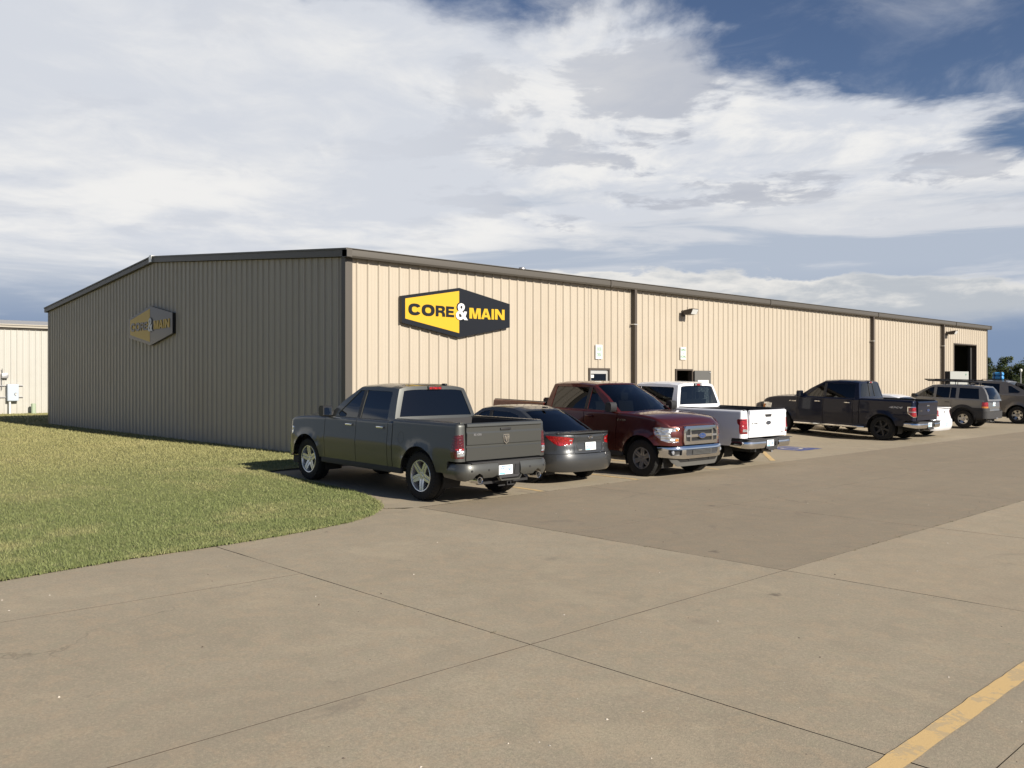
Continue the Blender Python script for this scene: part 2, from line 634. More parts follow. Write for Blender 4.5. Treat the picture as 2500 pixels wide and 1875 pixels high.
def panel(name, outline, S, M, parent, holes=(), ca=(), cb=(), edge=.09, off=0.0, flange=.02, center=None, conv=None, sharp=38, up=None):
    """a sheet cut to an outline in the parameter plane of the surface S(a,b), with a turned-in rim"""
    bm = bmesh.new()
    for loop in [outline] + list(holes):
        pts = densify(loop, edge)
        if conv:
            pts = [conv(*p) for p in pts]
        vs = [bm.verts.new((p[0], p[1], 0)) for p in pts]
        for i in range(len(vs)):
            bm.edges.new((vs[i], vs[(i + 1) % len(vs)]))
    bmesh.ops.triangle_fill(bm, use_beauty=True, use_dissolve=False, edges=bm.edges[:], normal=(0, 0, 1))
    for a in ca:
        bmesh.ops.bisect_plane(bm, geom=bm.verts[:] + bm.edges[:] + bm.faces[:], plane_co=(a, 0, 0), plane_no=(1, 0, 0), dist=1e-5)
    for b in cb:
        bmesh.ops.bisect_plane(bm, geom=bm.verts[:] + bm.edges[:] + bm.faces[:], plane_co=(0, b, 0), plane_no=(0, 1, 0), dist=1e-5)
    h = 1e-3
    nrm = {}
    for v in bm.verts:
        a, b = v.co.x, v.co.y
        p = Vector(S(a, b))
        da = Vector(S(a + h, b)) - Vector(S(a - h, b))
        db = Vector(S(a, b + h)) - Vector(S(a, b - h))
        n = da.cross(db)
        n = n.normalized() if n.length > 1e-14 else Vector((0, 0, 1))
        c = Vector(center) if center is not None else Vector((p.x * .6, 0, .6))
        ref = Vector(up) if up is not None else p - c
        if n.dot(ref) < 0:
            n = -n
        nrm[v] = n
        v.co = p + n * off
    bm.normal_update()
    for f in bm.faces:
        n = Vector()
        for v in f.verts:
            n += nrm[v]
        if f.normal.dot(n) < 0:
            f.normal_flip()
    if flange > 0:
        be = [e for e in bm.edges if len(e.link_faces) == 1]
        r = bmesh.ops.extrude_edge_only(bm, edges=be)
        newv = [g for g in r['geom'] if isinstance(g, bmesh.types.BMVert)]
        # the extruded verts copy the position of their source
        pos = {}
        for v, n in nrm.items():
            if v.is_valid:
                pos[(round(v.co.x, 5), round(v.co.y, 5), round(v.co.z, 5))] = n
        for v in newv:
            n = pos.get((round(v.co.x, 5), round(v.co.y, 5), round(v.co.z, 5)), Vector((0, 0, 1)))
            v.co = v.co - n * flange
    me = bpy.data.meshes.new(name)
    bm.to_mesh(me); bm.free()
    finish(me, sharp)
    return link(name, me, M, parent)


def text_mesh(body, size, bold=0.0, xscale=1.0, extrude=0.0, shear=0.0, align='CENTER', spacing=1.0):
    cu = bpy.data.curves.new("t", 'FONT')
    cu.body = body
    cu.size = size
    cu.offset = bold
    cu.extrude = extrude
    cu.shear = shear
    cu.align_x = align
    cu.align_y = 'CENTER'
    cu.resolution_u = 3
    cu.space_character = spacing
    o = bpy.data.objects.new("t", cu)
    COL.objects.link(o)
    dg = bpy.context.evaluated_depsgraph_get()
    me = bpy.data.meshes.new_from_object(o.evaluated_get(dg))
    bpy.data.objects.remove(o)
    bpy.data.curves.remove(cu)
    if xscale != 1.0:
        me.transform(Matrix.Diagonal((xscale, 1, 1, 1)))
    return me


def lettering(name, body, size, Mx, M, parent, bold=0.0, xscale=1.0, extrude=.001, shear=0.0, width=None, height=None, spacing=1.0):
    """flat print: local text plane (x right, y up) moved by the matrix Mx"""
    me = text_mesh(body, size, bold, 1.0, 0.0, shear, spacing=spacing)
    co = np.array([v.co[:] for v in me.vertices])
    if len(co):
        lo, hi = co.min(0), co.max(0)
        sx = (width / (hi[0] - lo[0])) if width else xscale
        sy = (height / (hi[1] - lo[1])) if height else 1.0
        cx, cy = (lo[0] + hi[0]) / 2, (lo[1] + hi[1]) / 2
        me.transform(Matrix.Diagonal((sx, sy, 1, 1)) @ Matrix.Translation((-cx, -cy, 0)))
    if extrude > 0:
        bm = bmesh.new(); bm.from_mesh(me)
        r = bmesh.ops.extrude_face_region(bm, geom=bm.faces[:])
        for g in r['geom']:
            if isinstance(g, bmesh.types.BMVert):
                g.co.z += extrude
        bmesh.ops.recalc_face_normals(bm, faces=bm.faces[:])
        bm.to_mesh(me); bm.free()
    me.transform(Mx)
    me.materials.clear()
    me.shade_flat()
    me.name = name
    return link(name, me, M, parent)


def frame(origin, right, up):
    r, u = Vector(right).normalized(), Vector(up).normalized()
    n = r.cross(u)
    return Matrix(((r.x, u.x, n.x, origin[0]), (r.y, u.y, n.y, origin[1]), (r.z, u.z, n.z, origin[2]), (0, 0, 0, 1)))


def ell(cx, cy, rx, ry, n=28, p=2.4, t0=0.0, t1=2 * math.pi, close=True):
    out = []
    for t in np.linspace(t0, t1, n, endpoint=not close):
        c, s_ = math.cos(t), math.sin(t)
        out.append((cx + rx * math.copysign(abs(c) ** (2 / p), c), cy + ry * math.copysign(abs(s_) ** (2 / p), s_)))
    return out


def glyph(ch):
    """heavy wide capitals in a unit box: outline and holes"""
    if ch == 'O':
        return ell(.5, .5, .5, .5), [ell(.5, .5, .235, .255)]
    if ch == 'C':
        o = ell(.5, .5, .5, .5, 30, 2.4, .52, 2 * math.pi - .52, False)
        i = ell(.5, .5, .235, .255, 26, 2.4, .62, 2 * math.pi - .62, False)
        return o + i[::-1], []
    if ch == 'E':
        return [(0, 0), (1, 0), (1, .22), (.31, .22), (.31, .40), (.92, .40), (.92, .60), (.31, .60), (.31, .78), (.98, .78), (.98, 1), (0, 1)], []
    if ch == 'R':
        return [(0, 0), (.28, 0), (.28, .36), (.50, .36), (.62, .33), (.68, .22), (.70, .0), (1.0, 0), (.97, .24), (.92, .38), (.80, .46), (.92, .55), (.97, .70), (.94, .86), (.84, .96), (.66, 1), (0, 1)], \
            [[(.28, .57), (.58, .57), (.67, .61), (.69, .68), (.66, .75), (.57, .79), (.28, .79)]]
    if ch == 'M':
        return [(0, 0), (.24, 0), (.24, .66), (.38, 0), (.62, 0), (.76, .66), (.76, 0), (1, 0), (1, 1), (.65, 1), (.5, .32), (.35, 1), (0, 1)], []
    if ch == 'A':
        return [(0, 0), (.28, 0), (.335, .19), (.665, .19), (.72, 0), (1, 0), (.66, 1), (.34, 1)], [[(.40, .39), (.60, .39), (.5, .76)]]
    if ch == 'I':
        return [(0, 0), (1, 0), (1, 1), (0, 1)], []
    if ch == 'N':
        return [(0, 0), (.27, 0), (.27, .60), (.70, 0), (1, 0), (1, 1), (.73, 1), (.73, .40), (.30, 1), (0, 1)], []
    if ch == '&':
        return [(1.00, 0.0), (0.70, 0.0), (0.62, 0.08), (0.50, 0.01), (0.35, -0.01), (0.15, 0.03), (0.03, 0.15), (0.01, 0.32), (0.09, 0.45), (0.24, 0.53), (0.18, 0.63), (0.15, 0.76), (0.20, 0.90), (0.34, 0.99), (0.48, 1.01),
                (0.65, 0.96), (0.74, 0.83), (0.72, 0.69), (0.64, 0.59), (0.53, 0.52), (0.63, 0.40), (0.68, 0.52), (0.91, 0.52), (0.87, 0.36), (0.79, 0.23)], \
            [[(0.44, 0.65), (0.37, 0.74), (0.39, 0.83), (0.46, 0.86), (0.53, 0.83), (0.54, 0.74), (0.49, 0.68)], [(0.34, 0.40), (0.25, 0.33), (0.24, 0.23), (0.31, 0.16), (0.41, 0.16), (0.50, 0.22)]]


def solid_glyph(name, ch, x0, x1, y0, y1, z, d, M, parent, grow=0.0):
    out, holes = glyph(ch)
    if grow:
        c = (.5, .5)
        n = len(out); g = []
        for i in range(n):
            a, b, e = Vector(out[i - 1]), Vector(out[i]), Vector(out[(i + 1) % n])
            t = (e - a).normalized()
            nr = Vector((t.y, -t.x))
            g.append((b.x + nr.x * grow, b.y + nr.y * grow))
        ar = sum(out[i - 1][0] * out[i][1] - out[i][0] * out[i - 1][1] for i in range(n))
        if ar < 0:
            g = [(2 * b[0] - a[0], 2 * b[1] - a[1]) for a, b in zip(g, out)]
        out, holes = g, []
    S = lambda a, b: (x0 + a * (x1 - x0), y0 + b * (y1 - y0), z + d)
    return panel(name, out, S, M, parent, holes=holes, edge=9, flange=d, up=(0, 0, 1), sharp=None)


def gz(u):
    return -.17 * min(max(u / 3.0, 0), 1)


# ------------------------------------------------------------------ ground, lawn, concrete
def sheet(name, poly, z, M, kind='structure', zf=None, edge=1e9):
    pts = densify(poly, edge)
    me = bpy.data.meshes.new(name)
    me.from_pydata([(a, b, zf(a) if zf else z) for a, b in pts], [], [tuple(range(len(pts)))])
    bm = bmesh.new(); bm.from_mesh(me)
    if zf:
        for c in (0.0, 1.5, 3.0):
            bmesh.ops.bisect_plane(bm, geom=bm.verts[:] + bm.edges[:] + bm.faces[:], plane_co=(c, 0, 0), plane_no=(1, 0, 0), dist=1e-4)
        for v in bm.verts:
            v.co.z = zf(v.co.x)
    bmesh.ops.recalc_face_normals(bm, faces=bm.faces[:])
    bmesh.ops.triangulate(bm, faces=bm.faces[:])
    for f in bm.faces:
        if f.normal.z < 0:
            f.normal_flip()
    bm.to_mesh(me); bm.free()
    o = link(name, me, M)
    return tag(o, kind=kind)


circ = [(3500 * math.cos(i * math.pi / 32), 3500 * math.sin(i * math.pi / 32)) for i in range(64)]
tag(sheet('ground', circ, -.34, M_FIELD), 'flat dry field running out to the horizon')

EDGE = [(8.4, -30), (8.0, -14), (7.62, -10.5), (7.47, -8.82), (7.37, -8.28), (7.25, -7.52), (7.19, -6.41), (7.12, -5.75), (6.98, -5.0), (6.77, -4.27),
        (6.42, -3.67), (5.97, -3.22), (5.5, -2.92), (4.61, -2.58), (3.9, -2.42), (3.18, -2.33), (2.21, -2.35), (1.17, -2.5), (.84, -2.56)]
LAWN = [(-120, -30)] + EDGE + [(.72, -1.7), (.72, 1.1), (-.02, 1.1), (-.02, 140), (-120, 140)]
lawn = sheet('lawn', LAWN, 0, M_LAWN, zf=lambda u: gz(u) + .012)
tag(lawn, 'mown lawn of green and straw coloured grass beside the metal building')

base = sheet('parking_lot', [(.3, -40), (60, -40), (60, 110), (.0, 110), (0, 1.0), (.5, 1.0), (.5, -2.9), (.5, -40)], -.05, M_JOINT, zf=lambda u: gz(u) - .009)
tag(base, 'concrete parking lot and driveway of large jointed slabs')


def wob(poly, amp, e=.35):
    out = []
    for i, (a, b) in enumerate(densify(poly, e)):
        k = 2.2 if random.random() < .12 else 1.0
        out.append((a + random.uniform(-amp, amp) * k, b + random.uniform(-amp, amp) * k))
    return out


def slab(poly, M, gap=.0052):
    cx = sum(p[0] for p in poly) / len(poly); cy = sum(p[1] for p in poly) / len(poly)
    far = math.hypot(cx - 17.3, cy + 11)
    pts = []
    for a, b in poly:
        pts.append((a - math.copysign(gap, a - cx), b - math.copysign(gap, b - cy)))
    if far < 26:
        pts = wob(pts, .0022)
    o = panel('slab', pts, lambda a, b: (a, b, gz(a)), M, base, ca=(1.5, 3.0), edge=3.0, flange=.03, up=(0, 0, 1), sharp=30)
    o.data.materials.append(M_JOINT)          # broken joint faces: dirt, with shade put in so sun doesn't brighten them
    for f in o.data.polygons:
        if abs(f.normal.z) < .5:
            f.material_index = 1
    return o


def rect(a0, a1, b0, b1):
    return [(a0, b0), (a1, b0), (a1, b1), (a0, b1)]


VJ = [-2.70, 1.2, 5.05, 8.9, 12.75, 16.6, 20.45, 24.3, 28.15, 32, 36, 41, 46, 52, 60, 70, 85, 105]
# parking bays along the wall, and the kerbless walk in front of it
e_park = [p for p in EDGE if p[1] > -3.40]
slab([(6.26, -2.95), (6.30, .2), (.88, .2), (.88, -2.54)] + e_park[::-1][1:] , M_CONC)
bays = [.2, 3.0, 5.75, 8.6, 11.5, 14.6, 17.6, 20.6, 24, 28, 32, 36, 40, 46, 54, 64, 80]
for b0, b1 in zip(bays[:-1], bays[1:]):
    slab(rect(1.35, 6.30, b0, b1), M_CONC)
    if b0 > 1.0:
        slab(rect(.06, 1.34, b0, b1), M_CONC)
    else:
        slab(rect(.74, 1.34, 1.2, b1), M_CONC)
# driving lane
for b0, b1 in zip(VJ[:-1], VJ[1:]):
    slab(rect(6.30, 9.53, b0, b1), M_CONC2, .003)
    slab(rect(9.53, 12.575, b0, b1), M_CONC2, .003)
    for a0, a1 in ((12.575, 15.73), (15.73, 18.9), (18.9, 22.0), (22, 26), (26, 32)):
        slab(rect(a0, a1, b0, b1), M_CONC3 if a0 < 13 else M_CONC)
# driveway in front of the camera
corner = [p for p in EDGE if -6.40 < p[1] < -2.95]
slab([(6.28, -2.705), (12.575, -2.70), (12.575, -6.46), (7.19, -6.46)] + corner, M_CONC)
lowedge = [p for p in EDGE if -9.9 < p[1] < -6.45]
slab([(7.19, -6.46), (9.22, -6.46), (9.10, -10.3), (7.60, -10.3)] + lowedge, M_CONC)
slab([(9.22, -6.46), (12.575, -6.46), (12.575, -10.3), (9.10, -10.3)], M_CONC)
for b0, b1 in ((-10.3, -6.46), (-6.46, -2.70), (-14.2, -10.3), (-18.2, -14.2), (-24, -18.2), (-32, -24)):
    for a0, a1 in ((12.575, 15.73), (15.73, 18.9), (18.9, 22.0), (22, 26), (26, 32)):
        slab(rect(a0, a1, b0, b1), M_CONC)
    if b1 < -10:
        slab(rect(9.10, 12.575, b0, b1), M_CONC)
        e0, e1 = (float(np.interp(b, [-30, -14, -10.5, -10.0], [8.4, 8.0, 7.62, 7.57])) for b in (b0, b1))
        slab([(e0, b0), (9.10, b0), (9.10, b1), (e1, b1)], M_CONC)


def marking(name, poly, M, label, cat='road marking', group=None, gap=.004):
    pts = wob(poly, .004, .12)
    o = panel(name, pts, lambda a, b: (a, b, gz(a) + gap), M, None, ca=(1.5, 3.0), edge=.4, flange=0.0, up=(0, 0, 1), sharp=None)
    return tag(o, label, cat, group)


def strip(u0, v0, u1, v1, w):
    d = Vector((u1 - u0, v1 - v0)).normalized(); n = Vector((-d.y, d.x)) * w / 2
    return [(u0 + n.x, v0 + n.y), (u1 + n.x, v1 + n.y), (u1 - n.x, v1 - n.y), (u0 - n.x, v0 - n.y)]


marking('stall_line', rect(15.275, 15.405, -7.4, -1.2), M_YELLOW, 'worn wide yellow line on the concrete in the near foreground')
marking('stall_line', strip(1.6, .42, 6.24, .12, .10), M_YELLOW, 'thin yellow stall line beside the grey pickup, next to the grey sedan', group='yellow stall lines')
marking('stall_line', strip(1.6, 3.05, 6.24, 2.84, .10), M_YELLOW, 'thin yellow stall line between the grey sedan and the maroon pickup', group='yellow stall lines')
marking('stall_line', strip(1.6, 5.8, 6.24, 5.75, .10), M_YELLOW, 'thin yellow stall line between the maroon pickup and the white pickup', group='yellow stall lines')
marking('hatch_line', strip(4.3, 10.9, 5.98, 8.52, .13), M_YELLOW, 'slanted yellow hatch line on the concrete behind the white pickup')
# blue accessible parking symbol: a square field with the figure left bare
sym = empty('accessible_symbol', (4.35, 12.45, 0))
tag(sym, 'worn blue accessible parking symbol painted on the concrete by the white pickup', 'road marking')


def symflat(name, poly, M, gap):
    return panel(name, poly, lambda a, b: (a, b, gz(a + 4.35) + gap), M, sym, edge=.3, flange=0, up=(0, 0, 1), sharp=None)


symflat('field', rect(-.62, .62, -.62, .62), M_BLUE, .004)
ring = [(.33 * math.cos(t), .33 * math.sin(t) - .06) for t in np.linspace(-2.6, 1.2, 18)] + [(.22 * math.cos(t), .22 * math.sin(t) - .06) for t in np.linspace(1.2, -2.6, 18)]
M_LINEW = mat("worn white road paint", (.50, .46, .40), .8)
symflat('wheel_ring', ring, M_LINEW, .008)
symflat('figure', [(-.47, .0), (-.37, -.02), (-.33, .12), (.02, .10), (.10, .36), (.22, .33), (.26, .42), (.06, .47), (-.06, .2), (-.40, .22)], M_LINEW, .012)
symflat('head', [(-.50 + .08 * math.cos(t), -.06 + .08 * math.sin(t)) for t in np.linspace(0, 6.0, 12)], M_LINEW, .008)


# grass blades: one uncountable mass
def grass():
    poly = EDGE[1:] + [(.72, -1.7), (.72, -.05), (-24, -.05)]
    def inside(u, v, P):
        c = np.zeros(len(u), bool)
        n = len(P)
        for i in range(n):
            a, b = P[i], P[(i + 1) % n]
            m_ = ((a[1] > v) != (b[1] > v))
            with np.errstate(divide='ignore', invalid='ignore'):
                xi = (b[0] - a[0]) * (v - a[1]) / (b[1] - a[1]) + a[0]
            c ^= m_ & (u < xi)
        return c
    reg = [(-120, -30)] + EDGE + [(.72, -1.7), (.72, 1.1), (-.02, 1.1), (-.02, -.02), (-22.5, -.02), (-22.5, 60), (-120, 60)]
    N0 = 2600000
    u = rng.uniform(-36, 7.8, N0); v = rng.uniform(-20, 9, N0)
    X = .6884 * (u - 17.29) + .7254 * (v + 11.126)
    Z = -.7254 * (u - 17.29) + .6884 * (v + 11.126)
    ok = (Z > 3) & (X / np.maximum(Z, .1) > -2.2) & (X / np.maximum(Z, .1) < .75)
    dens = np.clip((11.5 / np.maximum(np.hypot(X, Z) * .93, 1)) ** 2.0, 0, 1)
    ok &= rng.uniform(0, 1, N0) < dens * .95
    u, v, Z = u[ok], v[ok], Z[ok]
    i_ = inside(u, v, reg)
    u, v, Z = u[i_], v[i_], Z[i_]
    # shaggy rim along the concrete edge
    ex, ey = [], []
    for (a, b), (c, d) in zip(EDGE[2:-1], EDGE[3:]):
        k = int(math.hypot(c - a, d - b) * 420)
        t = rng.uniform(0, 1, k)
        nx, ny = (d - b), -(c - a)
        l = math.hypot(nx, ny)
        o_ = rng.normal(.0, .03, k)
        ex.append(a + (c - a) * t + nx / l * o_); ey.append(b + (d - b) * t + ny / l * o_)
    u = np.concatenate([u] + ex); v = np.concatenate([v] + ey)
    n = len(u)
    Z = np.maximum(6, -.7254 * (u - 17.29) + .6884 * (v + 11.126))
    hgt = rng.uniform(.02, .046, n) * (1 + .25 * (rng.uniform(0, 1, n) < .06) * 2) * np.clip(Z / 20, .95, 1.3)
    w = rng.uniform(.003, .0065, n) * np.clip(Z / 12, 1, 2.6)
    ang = rng.uniform(0, 2 * math.pi, n)
    lean = rng.uniform(.1, .95, n) * hgt
    la = rng.uniform(0, 2 * math.pi, n)
    z = -.17 * np.clip(u / 3, 0, 1) + .008
    co = np.empty((n, 3, 3))
    co[:, 0] = np.stack([u - np.cos(ang) * w, v - np.sin(ang) * w, z], 1)
    co[:, 1] = np.stack([u + np.cos(ang) * w, v + np.sin(ang) * w, z], 1)
    co[:, 2] = np.stack([u + np.cos(la) * lean, v + np.sin(la) * lean, z + hgt], 1)
    me = bpy.data.meshes.new('grass')
    me.vertices.add(n * 3); me.vertices.foreach_set('co', co.ravel())
    me.loops.add(n * 3); me.loops.foreach_set('vertex_index', np.arange(n * 3, dtype=np.int32))
    me.polygons.add(n); me.polygons.foreach_set('loop_start', np.arange(0, n * 3, 3, dtype=np.int32))
    me.update(calc_edges=True)
    o = link('grass', me, M_BLADE)
    tag(o, 'short mown grass blades covering the lawn', 'grass', kind='stuff')
    print('grass blades', n)


grass()


def weeds():
    mb = MB()
    spots = [(6.28, -2.9, 6.0, -3.2, 26), (6.3, -2.7, 6.3, 2.9, 90), (6.95, -2.7, 8.3, -2.7, 26), (9.0, -2.7, 11.9, -2.7, 22), (12.58, -2.4, 12.58, 6, 60), (10.3, -6.46, 12.4, -6.46, 10)]
    for a, b, c, d, k in spots:
        for _ in range(k):
            t = random.random()
            x, y = a + (c - a) * t + random.gauss(0, .012), b + (d - b) * t + random.gauss(0, .012)
            for _ in range(random.randint(2, 6)):
                an = random.uniform(0, 6.28); h = random.uniform(.008, .03); l = random.uniform(.01, .05)
                z = gz(x) - .012
                mb.add([(x - math.sin(an) * .006, y + math.cos(an) * .006, z), (x + math.sin(an) * .006, y - math.cos(an) * .006, z),
                        (x + math.cos(an) * l, y + math.sin(an) * l, z + h)], [(0, 1, 2)])
    o = mb.build('joint_weeds', mat("dry weeds", (.12, .11, .05), .9), None, None, False)
    tag(o, 'dry weeds and grit caught in the slab joints', 'weeds', kind='stuff')


weeds()


def litter():
    """loose grit, leaves and pebbles scattered on the driveway"""
    mb = MB()
    for _ in range(300):
        x, y = random.uniform(7.5, 18), random.uniform(-11, 6)
        if x < 8.3 and y < -2:
            continue
        r = random.choice([.004, .005, .006, .007, .010]); z = gz(x)
        k = random.uniform(0, 3)
        pts = [(x + r * math.cos(k + i * 1.26) * random.uniform(.6, 1.3), y + r * math.sin(k + i * 1.26) * random.uniform(.6, 1.3), z) for i in range(5)]
        top = (x, y, z + r * random.uniform(.5, 1.0))
        mb.add(pts + [top], [(i, (i + 1) % 5, 5) for i in range(5)])
    M = mat("grit", (.4, .35, .28), .9)
    n = NT(M)
    t = n.noise(n.pos('World'), 3.1, 2, .6)
    n.L.new(n.mix(n.step(t, .44, .56), (.07, .05, .035, 1), (.5, .45, .38, 1)), n.b.inputs['Base Color'])
    o = mb.build('grit', M, None, None, False)
    tag(o, 'loose grit and leaf crumbs scattered on the driveway', 'grit', kind='stuff')


litter()

# ------------------------------------------------------------------ main metal building
EAVE, LEN, WID = 4.66, 41.9, 22.4
SLOPE = (5.62 - EAVE) / (WID / 2)


def rooftop(u):          # wall top height under the rake at u (0 .. -WID)
    d = -u if -u < WID / 2 else WID + u
    return EAVE + SLOPE * d


bld = empty('metal_building', (0, 0, 0))
tag(bld, 'long tan metal building with ribbed walls, brown trim and a hexagonal yellow sign', 'building')
FT = .3048


def rib_profile(t0, t1, phase=.0):
    """points (t, depth) of the ribbed sheet between t0 and t1; a tall rib each foot, two low ribs between"""
    one = [(-.036, 0), (-.013, .032), (.013, .032), (.036, 0), (.088, 0), (.096, .0045), (.110, .0045), (.118, 0), (.187, 0), (.195, .0045), (.209, .0045), (.217, 0)]
    pts = [(t0, 0.0)]
    k = math.floor((t0 - phase) / FT) - 1
    while phase + k * FT < t1 + FT:
        for a, d in one:
            t = phase + k * FT + a
            if t0 + .004 < t < t1 - .004:
                pts.append((t, d))
        k += 1
    pts.append((t1, 0.0))
    return pts


def wall_panel(name, t0, t1, fn, z0, ztop, M, parent, phase=0.0):
    pts = rib_profile(t0, t1, phase)
    vs, fs = [], []
    for t, d in pts:
        vs += [fn(t, d, z0 if not callable(z0) else z0(t)), fn(t, d, ztop(t) if callable(ztop) else ztop)]
    for i in range(len(pts) - 1):
        fs.append((2 * i, 2 * i + 2, 2 * i + 3, 2 * i + 1))
    me = bpy.data.meshes.new(name)
    me.from_pydata(vs, [], fs)
    return link(name, me, M, parent)


def clad(t_start, t_end, fn, z0, ztop, M, parent, openings=(), w=3 * FT):
    """sheets three feet wide, each its own object, cut round openings (t0,t1,z0,z1)"""
    t = t_start
    cuts = sorted({t_start, t_end} | {o[0] for o in openings} | {o[1] for o in openings} | {t_start + k * w for k in range(1, int((t_end - t_start) / w) + 1)})
    for a, b in zip(cuts[:-1], cuts[1:]):
        if b - a < .02:
            continue
        op = [o for o in openings if o[0] - 1e-6 <= a and b <= o[1] + 1e-6]
        if op:
            if op[0][2] > z0 + .05:
                wall_panel('wall_sheet', a, b, fn, z0, op[0][2], M, parent)
            wall_panel('wall_sheet', a, b, fn, op[0][3], ztop, M, parent)
        else:
            wall_panel('wall_sheet', a, b, fn, z0, ztop, M, parent)


DOOR1 = (8.40, 9.33, 0, 2.17)
DOOR2 = (12.70, 13.63, 0, 2.18)
BAY = (36.99, 40.16, 0, 3.70)
clad(.16, LEN - .1, lambda t, d, z: (d, t, z), .02, EAVE, M_WALL, bld, (DOOR1, DOOR2, BAY))
clad(.10, WID - .1, lambda t, d, z: (-t, -d, z), -.03, lambda t: rooftop(-t) , M_WALL, bld)
clad(.10, WID - .1, lambda t, d, z: (-t, LEN + d, z), -.03, lambda t: rooftop(-t), M_WALL, bld, w=6 * FT)
clad(.1, LEN - .1, lambda t, d, z: (-WID - d, t, z), -.03, EAVE, M_WALL, bld, w=12 * FT)
# hidden backing so that no daylight leaks through
MB().box(-.16, -.06, .1, 8.35, 0, EAVE).box(-.16, -.06, 9.4, 12.65, 0, EAVE).box(-.16, -.06, 13.7, 36.9, 0, EAVE).box(-.16, -.06, 40.25, LEN - .1, 0, EAVE) \
    .box(-.16, -.06, 8.35, 9.4, 2.25, EAVE).box(-.16, -.06, 12.65, 13.7, 2.25, EAVE).box(-.16, -.06, 36.9, 40.25, 3.78, EAVE).build('hidden_backing', M_DARK, bld, None)
# corner trims
MB().box(-.012, .036, -.036, .155, -.02, EAVE + .02).build('corner_trim', M_TRIM, bld, None)
MB().box(-.13, -.0122, -.0362, .012, -.02, EAVE + .02).build('corner_trim', M_TRIM, bld, None)
MB().box(-WID - .04, -WID + .12, -.036, .13, -.03, EAVE).build('corner_trim', M_TRIM, bld, None)
MB().box(-.05, .036, LEN - .12, LEN + .036, -.02, EAVE).build('corner_trim', M_TRIM, bld, None)
MB().box(-WID - .04, -WID + .12, LEN - .12, LEN + .036, -.02, EAVE).build('corner_trim', M_TRIM, bld, None)


# eave gutter: a box profile with a rolled lip, in lengths
def gutter(v0, v1, side=1, u0=.0):
    prof = [(.035, -.02), (.19, -.02), (.215, .02), (.215, .135), (.205, .16), (.235, .175), (.235, .19), (.195, .19), (.19, .16), (.035, .16)]
    mb = MB()
    mb.prism([(p[0], p[1]) for p in prof], lambda a, b, d: (u0 + side * a, d, EAVE + b), v0, v1)
    return mb.build('gutter', M_TRIM, bld, 25)


gj = [-.12, 9.2, 18.4, 27.6, 36.8, LEN + .12]
for a, b in zip(gj[:-1], gj[1:]):
    gutter(a + (.0 if a < 0 else .003), b - .003)
for a, b in zip(gj[:-1], gj[1:]):
    gutter(a + .003, b - .003, -1, -WID)
for a in gj[1:-1]:
    MB().box(.034, .2375, a - .03, a + .03, EAVE - .0225, EAVE + .163).build('gutter_joint', M_TRIM, bld, None)


# rake trim along both gables
def rake(vy, sgn):
    def fn(a, b, d):
        return (a, vy + sgn * d, b)
    for u0, u1 in ((.235, -WID / 2 + .02), (-WID / 2 - .02, -WID - .235)):
        z0, z1 = (EAVE + SLOPE * min(-u0, WID + u0)), (EAVE + SLOPE * min(-u1, WID + u1))
        MB().prism([(u0, z0 + .01), (u1, z1 + .01), (u1, z1 + .19), (u0, z0 + .19)], fn, -.02, .12).build('rake_trim', M_TRIM, bld, None)
        MB().prism([(u0, z0 + .165), (u1, z1 + .165), (u1, z1 + .205), (u0, z0 + .205)], fn, .122, .145).build('rake_lip', M_TRIM, bld, None)


rake(-.0, -1)
rake(LEN, 1)
zr = EAVE + SLOPE * WID / 2
MB().prism([(-WID / 2 - .10, zr + .0), (-WID / 2, zr + .02), (-WID / 2 + .10, zr + .0), (-WID / 2 + .10, zr + .215), (-WID / 2, zr + .232), (-WID / 2 - .10, zr + .215)],
           lambda a, b, d: (a, -d, b), -.03, .16).build('ridge_cap_end', M_ALU, bld, None)
# roof sheets with standing ribs
for s in (0, 1):
    def rf(t, d, e, s=s):
        u = -e if s == 0 else -WID + e
        return (u, t, EAVE + .17 + SLOPE * e + d)
    k = 0
    t = -.05
    while t < LEN:
        t1 = min(LEN + .05, t + 2 * 3 * FT)
        pts = rib_profile(t, t1)
        vs = []
        for a, d in pts:
            vs += [rf(a, d, -.03), rf(a, d, WID / 2)]
        me = bpy.data.meshes.new('roof_sheet')
        me.from_pydata(vs, [], [(2 * i, 2 * i + 2, 2 * i + 3, 2 * i + 1) for i in range(len(pts) - 1)])
        link('roof_sheet', me, M_ROOF, bld)
        t = t1


def downspout(v):
    mb = MB()
    mb.box(.045, .185, v - .055, v + .055, .22, EAVE - .02)
    o = mb.build('downspout', M_TRIM2, bld, None)
    MB().prism([(.045, .22), (.185, .22), (.30, .06), (.20, .03)], lambda a, b, d: (a, d, b), v - .055, v + .055).build('elbow', M_TRIM2, o, None)
    for z in (3.55, 1.4):
        MB().box(.03, .192, v - .09, v + .09, z, z + .025).build('strap', M_ALU if z > 3 else M_TRIM2, o, None)
    return o


for v in (10.42, 27.2, 35.27):
    downspout(v)

